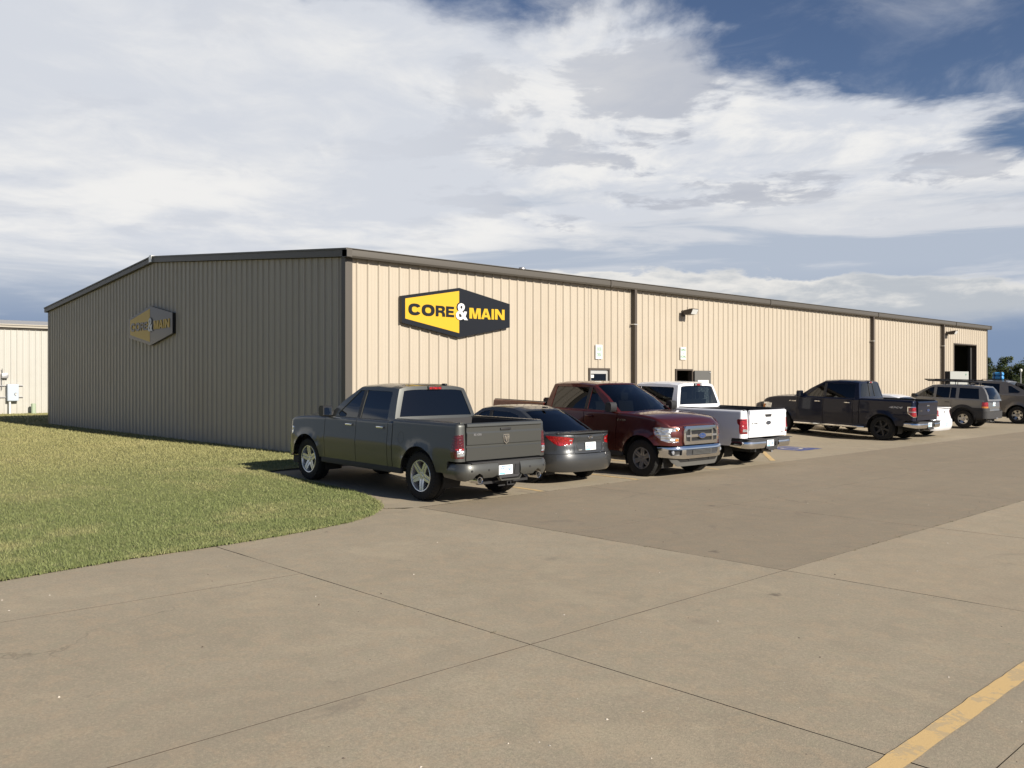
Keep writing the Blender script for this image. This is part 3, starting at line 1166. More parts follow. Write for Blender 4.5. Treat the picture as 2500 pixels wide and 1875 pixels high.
# interior seen through the bay: floor, dark partition, racks with pipe bundles
MB().box(-9, -.17, 30, LEN - .2, -.06, -.004).build('bay_floor', mat("shop floor", (.22, .20, .18), .8), bld, None)
MB().box(-9.1, -9.0, 30, LEN - .2, 0, EAVE).build('partition', mat("dark shop wall", (.035, .034, .033), .9), bld, None)
MB().box(-9.0, -.17, 29.9, 30.0, 0, EAVE).box(-9.0, -.17, LEN - .3, LEN - .2, 0, EAVE).build('partition', MATS["dark shop wall"], bld, None)
MB().box(-9, -.17, 7.5, 7.6, 0, EAVE).box(-9, -.17, 15.5, 15.6, 0, EAVE).box(-4.1, -4.0, 7.6, 15.5, 0, EAVE).build('partition', MATS["dark shop wall"], bld, None)
MB().box(-4, -.17, 7.6, 15.5, -.06, -.004).build('office_floor', mat("office floor", (.10, .09, .08), .8), bld, None)
MB().box(-.16, .045, BAY[0] - .06, BAY[0] - .001, 0, BAY[3] + .06).box(-.16, .045, BAY[1] + .001, BAY[1] + .06, 0, BAY[3] + .06).box(-.16, .045, BAY[0], BAY[1], BAY[3] + .001, BAY[3] + .06).build('bay_frame', M_TRIM2, bld, None)
MB().box(-.32, -.18, BAY[1] - .25, BAY[1] + .02, 0, BAY[3]).build('bay_door_track', M_DARK, bld, None)
MB().cyl((-.55, BAY[0] - .1, BAY[3] + .18), (-.55, BAY[1] + .1, BAY[3] + .18), .19, seg=20).build('rolled_door', M_GREY, bld)
for k, z in enumerate((1.1, 2.0, 2.9)):
    MB().box(-6.3, -5.4, 36.2, 41.2, z - .06, z).build('rack_shelf', mat("rack paint", (.04, .04, .045), .6), bld, None)
    for j in range(9):
        x = -6.2 + .09 * j + .02
        if z < 2.5:
            MB().cyl((x, 36.4, z + .06 + .12 * (j % 2)), (x, 40.8, z + .06 + .12 * (j % 2)), .055, seg=12).build('pipe', M_WHITE if z > 1.5 else M_GREY, bld)
for y in (36.3, 38.7, 41.1):
    MB().box(-6.35, -6.27, y - .04, y + .04, 0, 3.6).box(-5.43, -5.35, y - .04, y + .04, 0, 3.6).build('rack_post', MATS["rack paint"], bld, None)


# doors
def frame_box(name, v0, v1, z1, t, u0, u1, M, parent):
    MB().box(u0, u1, v0, v0 + t, 0, z1).box(u0, u1, v1 - t, v1, 0, z1).box(u0, u1, v0 + t, v1 - t, z1 - t, z1).build(name, M, parent, None)


d1 = empty('glazed_door', (0, 8.865, 0))
d1.parent = bld
tag(d1, 'aluminium glazed door behind the maroon pickup')


def child(o, M_, parent):
    return o


frame_box('door_frame', -.475, .475, 2.19, .055, -.12, .05, M_TRIM2, d1)
MB().box(-.05, .0, -.42, -.345, .02, 2.13).box(-.05, .0, .345, .42, .02, 2.13).box(-.05, .0, -.345, .345, 2.02, 2.13).box(-.05, .0, -.345, .345, .02, .26).build('door_leaf', M_ALU, d1, None)
MB().box(-.03, -.022, -.345, .345, .26, 2.02).build('pane', G_DOOR, d1, None)
MB().box(-.020, -.016, -.33, -.20, 1.90, 1.99).build('sticker', M_WHITE, d1, None)
MB().box(.0, .05, .30, .325, .95, 1.25).build('pull_handle', M_ALU, d1, None)
d2 = empty('open_door', (0, 13.165, 0))
d2.parent = bld
tag(d2, 'grey steel door swung fully open beside the dark doorway')
frame_box('door_frame', -.475, .475, 2.20, .05, -.12, .05, M_TRIM2, d2)
leaf = MB().box(.075, .12, .49, 1.44, .02, 2.15).build('door_leaf', M_GREY, d2, None)
MB().box(.121, .124, .66, 1.30, .9, 1.83).build('notice_sheet', M_WHITE, leaf, None)
MB().box(.121, .15, 1.32, 1.40, 2.08, 2.10).build('closer_arm', M_ALU, leaf, None)
MB().cyl((.12, 1.36, 1.0), (.18, 1.36, 1.0), .02, seg=10).build('knob', M_ALU, leaf)
# roof vent
rv = empty('roof_vent', (-3, 8.57, rooftop(-3) + .16))
tag(rv, 'small galvanised vent cap on the roof edge above the sign', 'vent')
mb = MB(); mb.cyl((0, 0, 0), (0, 0, .22), .075, seg=18); mb.build('pipe', M_STEEL, rv)
mb = MB(); mb.lathe([(.0, .20), (.10, .20), (.125, .24), (.125, .33), (.10, .38), (.0, .40)], lambda a, b, h: (a, b, h), 20); mb.build('cap', M_STEEL, rv)


# wall lights: box arm, tilted housing and a glazed lens
def walllight(v, z, label):
    o = empty('wall_light', (0, v, z))
    o.scale = (.85, .85, .85)
    tag(o, label, 'light', 'floodlights on the long wall')
    MB().box(.035, .07, -.09, .09, -.12, .12).build('back_plate', M_TRIM2, o, None)
    MB().box(.07, .22, -.05, .05, -.03, .06).build('arm', M_TRIM2, o, None)
    hs = MB().prism([(.16, .10), (.58, .16), (.61, .13), (.52, -.05), (.20, -.07)], lambda a, b, d: (a, d, b), -.21, .21).build('housing', M_TRIM2, o, 25)
    MB().prism([(.612, .125), (.617, .122), (.527, -.055), (.522, -.05)], lambda a, b, d: (a, d, b), -.18, .18).build('lens', mat("frosted lens", (.55, .56, .55), .2, 0, .6), o, None)
    MB().cyl((.24, -.03, .1), (.24, -.03, .24), .008, seg=6).cyl((.30, .05, .1), (.30, .05, .19), .008, seg=6).build('aerial', M_BLACK, hs)


walllight(13.12, 4.05, 'wall floodlight above the open door of the tan building')
walllight(36.0, 4.22, 'wall floodlight beside the open bay at the far end')


# small white notices above the doors
def notice(v, z, w, h, lines, label):
    o = empty('wall_notice', (.036, v, z))
    tag(o, label, 'sign')
    MB().rbox(0, .012, -w / 2, w / 2, -h / 2, h / 2, .004).build('plate', M_WHITE, o, None)
    for body, zz, ww, hh in lines:
        lettering('lettering', body, .1, frame((.0125, 0, zz), (0, 1, 0), (0, 0, 1)), M_GREENPAINT, o, bold=.0015, width=ww, height=hh)


notice(8.83, 2.675, .31, .43, [('ORDER', .085, .23, .105), ('DESK', -.085, .19, .105)], 'white notice reading ORDER DESK above the glazed door')
notice(13.10, 2.72, .31, .42, [('SHIPPING', .11, .26, .085), ('&', 0, .05, .06), ('RECEIVING', -.11, .27, .085)], 'white notice reading SHIPPING & RECEIVING above the open door')


# the two hexagonal signs
def bigsign(fr, label, w=3.58):
    """fr: frame with x right along the wall, y up, z out of the wall; origin = centre of the sign"""
    o = bpy.data.objects.new('hexagonal_sign', None)
    COL.objects.link(o)
    o.matrix_world = fr
    o['label'] = label; o['category'] = 'sign'
    k = w / 3.58
    hexa = [(-1.79, -.335), (0.02, -.635), (1.79, -.31), (1.79, .32), (0.02, .63), (-1.79, .31)]
    MB().prism([(a * k, b * k) for a, b in hexa], lambda a, b, d: (a, b, d), .0, .10).build('board', M_SIGNBLACK, o, None)
    MB().prism([(a * k, b * k) for a, b in [(-1.69, -.235), (.01, -.525), (.01, .55), (-1.69, .25)]], lambda a, b, d: (a, b, d), .099, .104).build('yellow_face', M_SIGNYEL, o, None)

    def let(ch, x0, x1, y0, y1, M, d=.014, z=.104, grow=0.0):
        return solid_glyph('letter', ch, x0 * k, x1 * k, y0 * k, y1 * k, z, d, M, o, grow)
    let('C', -1.60, -1.215, -.14, .145, M_SIGNBLACK)
    let('O', -1.195, -.795, -.14, .145, M_SIGNBLACK)
    let('R', -.755, -.455, -.13, .135, M_SIGNBLACK)
    let('E', -.425, -.165, -.13, .135, M_SIGNBLACK)
    let('&', -.115, .285, -.185, .235, M_SIGNBLACK, .010, .104, .075)
    let('&', -.115, .285, -.185, .235, M_SIGNWHT, .012, .114)
    let('M', .345, .735, -.135, .14, M_SIGNYEL, .014, .100)
    let('A', .750, 1.085, -.13, .145, M_SIGNYEL, .014, .100)
    let('I', 1.115, 1.20, -.125, .15, M_SIGNYEL, .014, .100)
    let('N', 1.235, 1.585, -.12, .155, M_SIGNYEL, .014, .100)
    return o


bigsign(frame((.036, 3.28, 3.555), (0, 1, 0), (0, 0, 1)), 'black and yellow hexagonal CORE & MAIN sign on the sunlit long wall')
bigsign(frame((-11.27, -.036, 3.585), (1, 0, 0), (0, 0, 1)), 'shaded hexagonal CORE & MAIN sign on the gable wall')

# pale cabinet standing before the bay
cb = empty('metal_cabinet', (.02, 36.9, -.1))
tag(cb, 'tall pale grey metal cabinet standing in front of the open bay', 'cabinet')
M_CAB = mat("pale grey enamel", (.31, .325, .31), .5)
MB().rbox(-.02, .35, -1.42, 1.12, .1, 2.38, .012).build('body', M_BLACK, cb, 30)  # black body colour stands in for shade on the cabinet's sides
MB().box(-.01, .34, -1.425, -1.4215, .12, 2.36).build('side_panel', M_BLACKT, cb, None)  # added black sheet, paints the side turned from the sun as shaded
MB().box(.352, .362, -1.415, -.146, .2, 2.375).build('door', M_CAB, cb, None)
MB().box(.352, .362, -.144, 1.115, .2, 2.375).build('door', M_CAB, cb, None)
MB().box(.363, .40, -.24, -.20, 1.1, 1.3).build('handle', M_STEEL, cb, None)
MB().cyl((.36, .72, 2.22), (.375, .72, 2.22), .05, seg=14).build('round_badge', M_GREENPAINT, cb)
MB().box(0, .34, -1.4, 1.1, -.08, .1).build('plinth', M_BLACK, cb, None)

# ------------------------------------------------------------------ cream building behind, to the left
U2 = -35.7
wb = empty('cream_building', (U2, 0, 0))
tag(wb, 'cream coloured metal building with a grey roof behind the lawn', 'building')
clad(-14.0, 30.0, lambda t, d, z: (d * .9, t, z), -.02, 4.62, M_WALL2, wb, w=3 * FT)
clad(0, 18.0, lambda t, d, z: (-t, -14 - d, z), -.02, lambda t: 4.62 + .083 * min(t, 18 - t), M_WALL2, wb, w=6 * FT)
clad(0, 18.0, lambda t, d, z: (-t, 30 + d, z), -.02, lambda t: 4.62 + .083 * min(t, 18 - t), M_WALL2, wb, w=6 * FT)
M_TR2 = mat("stone grey trim", (.36, .33, .28), .5)
MB().box(-.02, .10, -14.1, 30.1, 4.585, 4.66).build('eave_trim', M_TRIM2, wb, None)  # brown trim strip under the gutter
MB().prism([(.03, 4.67), (.22, 4.67), (.24, 4.83), (.20, 4.86), (.03, 4.86)], lambda a, b, d: (a, d, b), -14.1, 30.1).build('gutter', M_TR2, wb, None)
MB().box(.241, .252, -14.1, 30.1, 4.77, 4.795).build('gutter_bead', M_TRIM, wb, None)
MB().prism([(.1, 4.862), (-9, 5.62), (-18.2, 4.862), (-18.2, 4.80), (.1, 4.80)], lambda a, b, d: (a, d, b), -14.15, 30.15).build('roof', M_ROOF, wb, None)
MB().box(-.3, -.05, -13.9, 29.9, 0, 4.6).build('hidden_backing', M_DARK, wb, None)  # unseen dark backing behind the cream wall sheets

# electrical gear on it
eb = empty('electrical_box', (U2 + .05, 1.86, .62))
tag(eb, 'pale grey electrical disconnect box on the cream wall', 'electrical box')
M_EBOX = mat("pale grey steel box", (.36, .41, .47), .5)
MB().rbox(.06, .30, -.27, .27, .09, .99, .01).build('case', M_EBOX, eb, 30)
MB().box(.301, .312, -.24, .24, .12, .96).build('door', M_EBOX, eb, None)
hd = MB().cyl((.31, .11, .47), (.36, .11, .47), .055, seg=14).build('switch', M_BLACK, eb)
MB().box(.36, .385, .08, .14, .40, .50).build('lever', M_WHITE, hd, None)
for z in (.28, .90):
    MB().box(.0, .06, -.62, .55, z, z + .04).build('rail', M_STEEL, eb, None)
MB().cyl((.16, -.13, .09), (.16, -.13, -.64), .055, seg=12).build('conduit', M_WHITE, eb)
mt = empty('meter_box', (U2 + .05, 1.50, 1.9))
tag(mt, 'small grey meter box with a conduit above the electrical box', 'meter box')
MB().rbox(.0, .18, -.15, .15, .03, .30, .015).build('case', M_STEEL, mt, 30)
MB().cyl((.09, .15, .17), (.09, .20, .17), .03, seg=10).build('knob', M_STEEL, mt)
MB().cyl((.06, -.09, .3), (.10, -.12, .55), .018, seg=8).cyl((.06, -.13, .03), (.06, -.13, -.6), .015, seg=8).build('conduit', M_STEEL, mt)
pp = empty('pipe_riser', (U2 + .45, 2.82, 0))
tag(pp, 'pale green utility riser pipe standing at the foot of the cream wall', 'pipe')
mb = MB(); mb.lathe([(.0, .56), (.10, .56), (.12, .54), (.12, -.05)], lambda a, b, h: (a, b, h), 22); mb.build('pipe', mat("pale green pipe", (.30, .36, .26), .6), pp)
MB().cyl((0, 0, -.02), (0, 0, .03), .16, seg=18).build('collar', mat("pale green pipe", (.30, .36, .26), .6), pp)


# ------------------------------------------------------------------ trees far off to the right
def tree(u, v, h, w, kind, shape, label):
    o = empty('tree', (u, v, -.3))
    tag(o, label, 'tree', 'trees beyond the parking lot')
    mb = MB()
    mb.cyl((0, 0, 0), (.05, .03, h * .4), .16, .11, 8).cyl((.05, .03, h * .4), (0, 0, h * .85), .11, .03, 7)
    for _ in range(7):
        a = random.uniform(0, 6.28); z = random.uniform(.25, .7) * h
        mb.cyl((0, 0, z), (math.cos(a) * w * .33, math.sin(a) * w * .33, z + .14 * h), .05, .015, 5)
    mb.build('trunk', M_BARK, o)
    # leaf clumps: many small faces spread through the volume of uneven lobes
    lobes = []
    for _ in range(13):
        t = random.uniform(.12, .98)
        rr = w / 2 * ((1 - t) ** .75 + .12 if shape == 'cone' else math.sin(math.pi * (.12 + .82 * t)) ** .7)
        a = random.uniform(0, 6.28); d = rr * random.uniform(.3, .85)
        lobes.append((math.cos(a) * d, math.sin(a) * d, t * h, random.uniform(.16, .28) * w * (1.1 - .55 * t if shape == 'cone' else 1)))
    n = 4200
    vs = np.empty((n, 3, 3))
    for i in range(n):
        cx, cy, cz, r = random.choice(lobes)
        d = Vector((random.gauss(0, 1), random.gauss(0, 1), random.gauss(0, 1))).normalized() * r * random.uniform(.55, 1.05)
        p = Vector((cx, cy, max(.25, cz + d.z * .85))) + Vector((d.x, d.y, 0))
        s_ = random.uniform(.07, .19)
        for k in range(3):
            q = Vector((random.uniform(-1, 1), random.uniform(-1, 1), random.uniform(-1, 1))) * s_
            vs[i, k] = p + q
    me = bpy.data.meshes.new('crown')
    me.vertices.add(n * 3); me.vertices.foreach_set('co', vs.ravel())
    me.loops.add(n * 3); me.loops.foreach_set('vertex_index', np.arange(n * 3, dtype=np.int32))
    me.polygons.add(n); me.polygons.foreach_set('loop_start', np.arange(0, n * 3, 3, dtype=np.int32))
    me.update(calc_edges=True)
    link('crown', me, M_LEAF[kind], o)


def camuv(px, Z):
    X = (px - 1250) / 2140 * Z
    return 17.29 + .6884 * X - .7254 * Z, -11.126 + .7254 * X + .6884 * Z


TREES = [(2408, 118, 4.9, 3.6, 0, 'cone', 'slim dark evergreen tree closest to the end of the tan building'),
         (2424, 124, 3.9, 4.4, 1, 'round', 'low round green tree beside the slim dark evergreen'),
         (2440, 132, 3.7, 4.2, 2, 'round', 'low olive tree left of the tall broad evergreen'),
         (2457, 122, 5.1, 5.2, 1, 'cone', 'tallest broad evergreen tree beyond the parking lot'),
         (2474, 130, 4.0, 4.4, 2, 'round', 'olive green tree right of the tall broad evergreen'),
         (2489, 120, 4.3, 4.2, 0, 'cone', 'pointed dark tree near the right edge behind the lamp post'),
         (2506, 126, 4.6, 5.0, 1, 'round', 'bushy green tree cut by the right edge of the picture'),
         (2396, 136, 3.6, 4.6, 2, 'round', 'low olive tree half hidden by the corner of the tan building'),
         (2545, 122, 4.8, 5.0, 0, 'cone', 'dark evergreen tree just beyond the right edge'),
         (2590, 128, 4.5, 5.4, 1, 'round', 'green tree beyond the right edge')]
for px, Z, h, w, k, sh, lab in TREES[:8]:
    u, v = camuv(px, Z)
    tree(u, v, h, w, k, sh, lab)
u, v = camuv(2492, 90)
lp = empty('lamp_post', (u, v, -.3))
tag(lp, 'thin pale lamp post standing before the far trees', 'lamp post')
MB().cyl((0, 0, 0), (0, 0, 3.0), .06, .045, 8).build('post', M_STEEL, lp)
mb = MB(); mb.lathe([(0, 2.98), (.12, 3.0), (.16, 3.12), (.12, 3.26), (0, 3.3)], lambda a, b, h: (a, b, h), 12); mb.build('globe', M_WHITE, lp)


# ------------------------------------------------------------------ vehicles
def lerp(a, b, t):
    return a + (b - a) * t


def smooth(t):
    t = min(1, max(0, t))
    return t * t * (3 - 2 * t)


class Plan:
    """half outline of a car seen from above; parameter a equals x on the straight flank and arc length round the corners"""
    def __init__(s, W, x1, xF, x2, xR, qf=5, pf=1.7, qr=12, pr=2.0):
        t = np.linspace(0, math.pi / 2, 400)
        c, si = np.cos(t), np.sin(t)
        fx = x1 + (xF - x1) * si ** (2 / pf); fy = W * np.maximum(c, 0) ** (2 / qf)
        rx = x2 - (x2 - xR) * si ** (2 / pr); ry = W * np.maximum(c, 0) ** (2 / qr)
        fa = x1 + np.concatenate([[0], np.cumsum(np.hypot(np.diff(fx), np.diff(fy)))])
        ra = x2 - np.concatenate([[0], np.cumsum(np.hypot(np.diff(rx), np.diff(ry)))])
        s.a = np.concatenate([ra[::-1], fa]); s.x = np.concatenate([rx[::-1], fx]); s.y = np.concatenate([ry[::-1], fy])
        keep = np.concatenate([[True], np.diff(s.a) > 1e-7])
        s.a, s.x, s.y = s.a[keep], s.x[keep], s.y[keep]
        s.x1, s.x2, s.xF, s.xR, s.W = x1, x2, xF, xR, W

    def pt(s, a):
        return float(np.interp(a, s.a, s.x)), float(np.interp(a, s.a, s.y))

    def nrm(s, a):
        h = .012
        x0, y0 = s.pt(a - h); x1, y1 = s.pt(a + h)
        dx, dy = x1 - x0, y1 - y0
        l = math.hypot(dx, dy) or 1
        return -dy / l, dx / l      # outward (+y on the flank)

    def front(s, y):
        m_ = s.a >= s.x1
        return float(np.interp(-y, -s.y[m_], s.a[m_]))

    def rear(s, y):
        m_ = s.a <= s.x2
        return float(np.interp(y, s.y[m_], s.a[m_]))


def arch(xa, zc, Ra, zr, zf, n=22):
    """arch points from the rear foot to the front foot"""
    t0 = math.pi - math.asin(max(-1, min(1, (zr - zc) / Ra))); t1 = math.asin(max(-1, min(1, (zf - zc) / Ra)))
    return [(xa + Ra * math.cos(t), zc + Ra * math.sin(t)) for t in np.linspace(t0, t1, n)]


WHEELS = {}


def wheel_meshes(style, R, rr, w):
    key = (style, R, rr, w)
    if key in WHEELS:
        return WHEELS[key]
    fn = lambda a, b, h: (a, h, b)       # axle along y, outside = +y
    h = w / 2
    t = MB()
    prof = [(rr - .012, -h * .8), (rr + .01, -h * .92), (lerp(rr, R, .5), -h), (R - .035, -h * .93), (R - .008, -h * .72), (R, -h * .45), (R, -.012), (R - .012, -.010), (R - .012, .010), (R, .012), (R, h * .45),
            (R - .008, h * .72), (R - .035, h * .93), (lerp(rr, R, .5), h), (rr + .01, h * .92), (rr - .012, h * .8)]
    t.lathe(prof, fn, 40, True)
    # tread blocks along both shoulders
    for i in range(40):
        a = 2 * math.pi * i / 40
        for sgn in (-1, 1):
            ca, sa = math.cos(a), math.sin(a)
            def bl(r, tt, hh):
                return ((r * ca - tt * sa), hh, (r * sa + tt * ca))
            hs = (sgn * h * .55, sgn * h * .96)
            vs = [bl(R - .03, -.018, hs[0]), bl(R - .03, .018, hs[0]), bl(R - .05, .018, hs[1]), bl(R - .05, -.018, hs[1]),
                  bl(R + .004, -.018, hs[0]), bl(R + .004, .018, hs[0]), bl(R - .020, .018, hs[1]), bl(R - .020, -.018, hs[1])]
            t.add(vs, [(0, 3, 2, 1), (4, 5, 6, 7), (0, 1, 5, 4), (1, 2, 6, 5), (2, 3, 7, 6), (3, 0, 4, 7)])
    r = MB()
    # barrel, lip and brake side disc
    r.lathe([(rr, h * .86), (rr - .006, h * .92), (rr - .020, h * .90), (rr - .028, h * .74), (rr - .045, h * .30), (rr - .05, -h * .6)], fn, 40)
    dk = MB()
    dk.lathe([(0, -h * .15), (rr - .045, -h * .15), (rr - .045, -h * .35), (0, -h * .35)], fn, 28)
    nsp, w0, w1, split, dish = dict(ram=(5, .125, .10, True, .0), ford=(6, .085, .10, True, .0), black=(6, .06, .055, False, .0), jeep=(5, .13, .11, False, .02), chevy=(6, .10, .09, False, .02), seven=(7, .06, .085, False, .01), five=(5, .1, .08, False, .01))[style]
    for i in range(nsp):
        a = 2 * math.pi * i / nsp + .3
        ca, sa = math.cos(a), math.sin(a)
        def sp(rad_, tt, hh):
            return (rad_ * ca - tt * sa, hh, rad_ * sa + tt * ca)
        ro = rr - .022
        ys = [(.045, h * .62 - dish), (ro * .55, h * .74 - dish * .5), (ro, h * .80)]
        parts = ((-1, -.16), (.16, 1)) if split else ((-1, 1),)
        for q0, q1 in parts:
            vs = []
            for rad_, hh in ys:
                wd = lerp(w0, w1, rad_ / ro) / 2
                vs += [sp(rad_, q0 * wd, hh), sp(rad_, q1 * wd, hh), sp(rad_, q1 * wd * .9, hh - .05), sp(rad_, q0 * wd * .9, hh - .05)]
            fs = []
            for k in range(2):
                o = 4 * k
                for j in range(4):
                    fs.append((o + j, o + (j + 1) % 4, o + 4 + (j + 1) % 4, o + 4 + j))
            fs += [(0, 1, 2, 3), (8, 11, 10, 9)]
            r.add(vs, fs)
        if split:
            vs = []
            for rad_, hh in ys:
                wd = lerp(w0, w1, rad_ / ro) / 2 * .17
                vs += [sp(rad_, -wd, hh - .012), sp(rad_, wd, hh - .012)]
            r.add(vs, [(0, 1, 3, 2), (2, 3, 5, 4)])
    r.lathe([(0, h * .70), (.035, h * .70), (.040, h * .64), (.085, h * .62), (.09, h * .40), (0, h * .40)], fn, 24)
    for i in range(6 if nsp == 6 else 5):
        a = 2 * math.pi * i / (6 if nsp == 6 else 5) + .3
        x, z = .062 * math.cos(a), .062 * math.sin(a)
        r.cyl((x, h * .60, z), (x, h * .70, z), .011, seg=8)
    out = (t.mesh(32), r.mesh(30), dk.mesh(30))
    WHEELS[key] = out
    return out


def add_wheel(root, x, y, R, rr, w, style, rimM, side):
    t, r, d = wheel_meshes(style, R, rr, w)
    ms = []
    o = bpy.data.objects.new('wheel', t); COL.objects.link(o); o.parent = root
    if not t.materials:
        t.materials.append(M_RUBBER)
    o.location = (x, y, R)
    o.rotation_euler = (0, random.uniform(0, 6), 0) if side > 0 else (0, random.uniform(0, 6), math.pi)
    for nm, me, M in (('rim', r, rimM), ('brake_disc', d, M_BLACK)):
        q = bpy.data.objects.new(nm, me); COL.objects.link(q); q.parent = o
        q.data = me
        if not me.materials:
            me.materials.append(M)
        if me.materials[0] != M:
            q.data = me.copy(); q.data.materials.clear(); q.data.materials.append(M)
    return o


class Car:
    def __init__(s, name, loc, rz, P):
        s.root = empty(name, loc, rz)
        # stand on the sloping pavement: height and pitch from the ground under both axles
        xa = [q[0] for q in P['arches']]
        zf_, zr_ = (gz(loc[0] + math.cos(rz) * q) for q in (max(xa), min(xa)))
        s.root.location.z = (zf_ + zr_) / 2 + loc[2] + .17
        s.root.rotation_euler = (0, -math.asin((zf_ - zr_) / (max(xa) - min(xa))), rz)
        s.P = P
        s.arches = P['arches']            # list of (x, zc, Ra)
        s.plan = P['plan']

    def inset(s, a, z, T):
        P = s.P
        i = 0.0
        zt = P.get('tuck_z', .72)
        if z < zt:
            i += P.get('tuck', .05) * ((zt - z) / .35) ** 2
        zw = P.get('waist', .98)
        if z > zw:
            i += (z - zw) * P.get('tumble', .07)
        cr = P.get('crease')
        if cr:
            i += -.010 * math.exp(-((z - cr) / .05) ** 2)
        for xa, zc, Ra in s.arches:
            d = math.hypot(a - xa, z - zc) - Ra
            if d < .22:
                i -= P.get('flare', .026) * math.exp(-(max(d, 0) / .05) ** 2)
        for key, lim, sg in (('rear_prof', s.plan.x2 + .15, -1), ('front_prof', s.plan.x1 - .15, 1)):
            pr = P.get(key)
            if pr:
                w = smooth((a - lim) * sg / .40)
                if w > 0:
                    i += w * float(np.interp(z, [q[0] for q in pr], [q[1] for q in pr]))
        r = P.get('shoulder', .05)
        e = z - (T - r)
        if e > 0:
            e = min(e, r)
            i += r - math.sqrt(max(r * r - e * e, 0)) if e < r else r
        return i

    def flank(s, T, side, extra=0.0):
        """surface (a, b) with b = z / T(a)"""
        def S(a, b):
            t = T(a)
            z = b * t
            x, y = s.plan.pt(a); nx, ny = s.plan.nrm(a)
            i = s.inset(a, z, t) + extra
            return (x - nx * i, (y - ny * i) * side, z)
        return S

    def side_panel(s, name, outline, T, M, side, holes=(), off=0.0, flange=.03, parent=None, ca=None, sharp=38):
        amin = min(p[0] for p in outline); amax = max(p[0] for p in outline)
        if ca is None:
            ca = [v for v in np.arange(math.floor(amin * 10) / 10, amax, .14)]
            if amax > s.plan.x1:
                ca += list(np.arange(s.plan.x1, amax, .035))
            if amin < s.plan.x2:
                ca += list(np.arange(amin, s.plan.x2, .02))
        cb = [.30, .36, .42, .48, .54, .60, .66, .72, .78, .84, .89, .93, .955, .97, .982, .991, .997]
        return panel(name, outline, s.flank(T, side), M, parent or s.root, holes, ca, cb, .07, off, flange,
                     conv=lambda a, z: (a, min(z / T(a), .9999)), sharp=sharp)

    # greenhouse: a curve in side view from the cowl over the roof to the rear, swept across
    def set_cab(s, curve, yb, zb, yr, zr, bow, crown, knots):
        """curve: [(x,z)]; knots: index of curve points ending windscreen, roof, backlight"""
        c = np.array(curve, float)
        s.cu = c
        s.q = np.arange(len(c), dtype=float)
        s.yb, s.zb, s.yr, s.zr = yb, zb, yr, zr
        s.bow, s.crown = bow, crown
        s.kn = knots

    def caby(s, z):
        t = (z - s.zb) / (s.zr - s.zb)
        t = max(-.3, min(1.15, t))
        return s.yb + (s.yr - s.yb) * (t * .8 + t * t * .2)

    def top(s, q, v):
        """q along the curve, v in -1..1 across"""
        x = float(np.interp(q, s.q, s.cu[:, 0])); z = float(np.interp(q, s.q, s.cu[:, 1]))
        b = float(np.interp(q, s.q, s.bow)); c = float(np.interp(q, s.q, s.crown))
        y = s.caby(z)
        av = abs(v)
        return (x + b * (1 - av ** 2.2), v * y, z + c * (1 - av ** 5))

    def cabside(s, side):
        return lambda x, z: (x, side * s.caby(z), z)


def mirror_part(car, side, x, y, z, M, w=.20, h=.24):
    mb = MB()
    prof = [(.0, 0), (.10, .01), (.13, .05), (.13, h - .05), (.10, h - .005), (.0, h), (-.035, h - .03), (-.035, .03)]
    mb.prism(prof, lambda a, b, d: (x + a, side * (y + d), z + b), .05, .05 + w)
    mb.box(x - .01, x + .05, min(side * (y - .05), side * (y + .06)), max(side * (y - .05), side * (y + .06)), z + .03, z + .10)
    o = mb.build('mirror', M, car.root, 40)
    MB().box(x - .041, x - .036, min(side * (y + .065), side * (y + .035 + w)), max(side * (y + .065), side * (y + .035 + w)), z + .035, z + h - .035).build('mirror_glass', mat("mirror glass", (.5, .55, .6), .05, 1.0), o, None)
    return o


def plate(parent, fr, text, w=.305, h=.152):
    """licence plate on a frame: x right, y up, z out"""
    o = bpy.data.objects.new('licence_plate', None); COL.objects.link(o); o.parent = parent
    o.matrix_local = fr
    MB().rbox(-w / 2, w / 2, -h / 2, h / 2, 0, .004, .0015).build('plate_sheet', mat("plate white", (.72, .76, .78), .45), o, None)
    lettering('plate_print', text, .08, frame((0, -.004, .0042), (1, 0, 0), (0, 1, 0)), mat("plate blue", (.04, .16, .30), .5), o, width=w * .84, height=h * .46, bold=.001)
    MB().box(-w * .46, -w * .05, -h * .46, -h * .30, .0041, .0046).build('plate_stripe', mat("plate light blue", (.16, .45, .62), .5), o, None)
    MB().box(-w * .32, w * .32, h * .33, h * .42, .0041, .0046).build('plate_header', mat("plate blue", (.04, .16, .30), .5), o, None)
    return o


def seats(car, xs, zf, rows, W, M=None, k=1.0):
    M = M or M_SEAT
    for x, bench in rows:
        if bench:
            ys = [(-W * .62, W * .62)]
        else:
            ys = [(-W * .66, -W * .12), (W * .12, W * .66)]
        for y0, y1 in ys:
            mb = MB()
            mb.rbox(x - .28, x + .28, y0, y1, zf + .16, zf + .36, .05)
            mb.prism([(-.36, .30), (-.20, .30), (-.33, .92 * k), (-.43, .92 * k)], lambda a, b, d: (x + a, d, zf + b), y0 + .02, y1 - .02)
            for hy in ([(y0 + y1) / 2] if not bench else [y0 * .6, y1 * .6]):
                mb.rbox(x - .45, x - .35, hy - .13, hy + .13, zf + .93 * k, zf + 1.11 * k, .03)
            mb.build('seat', M, car.root, 40)


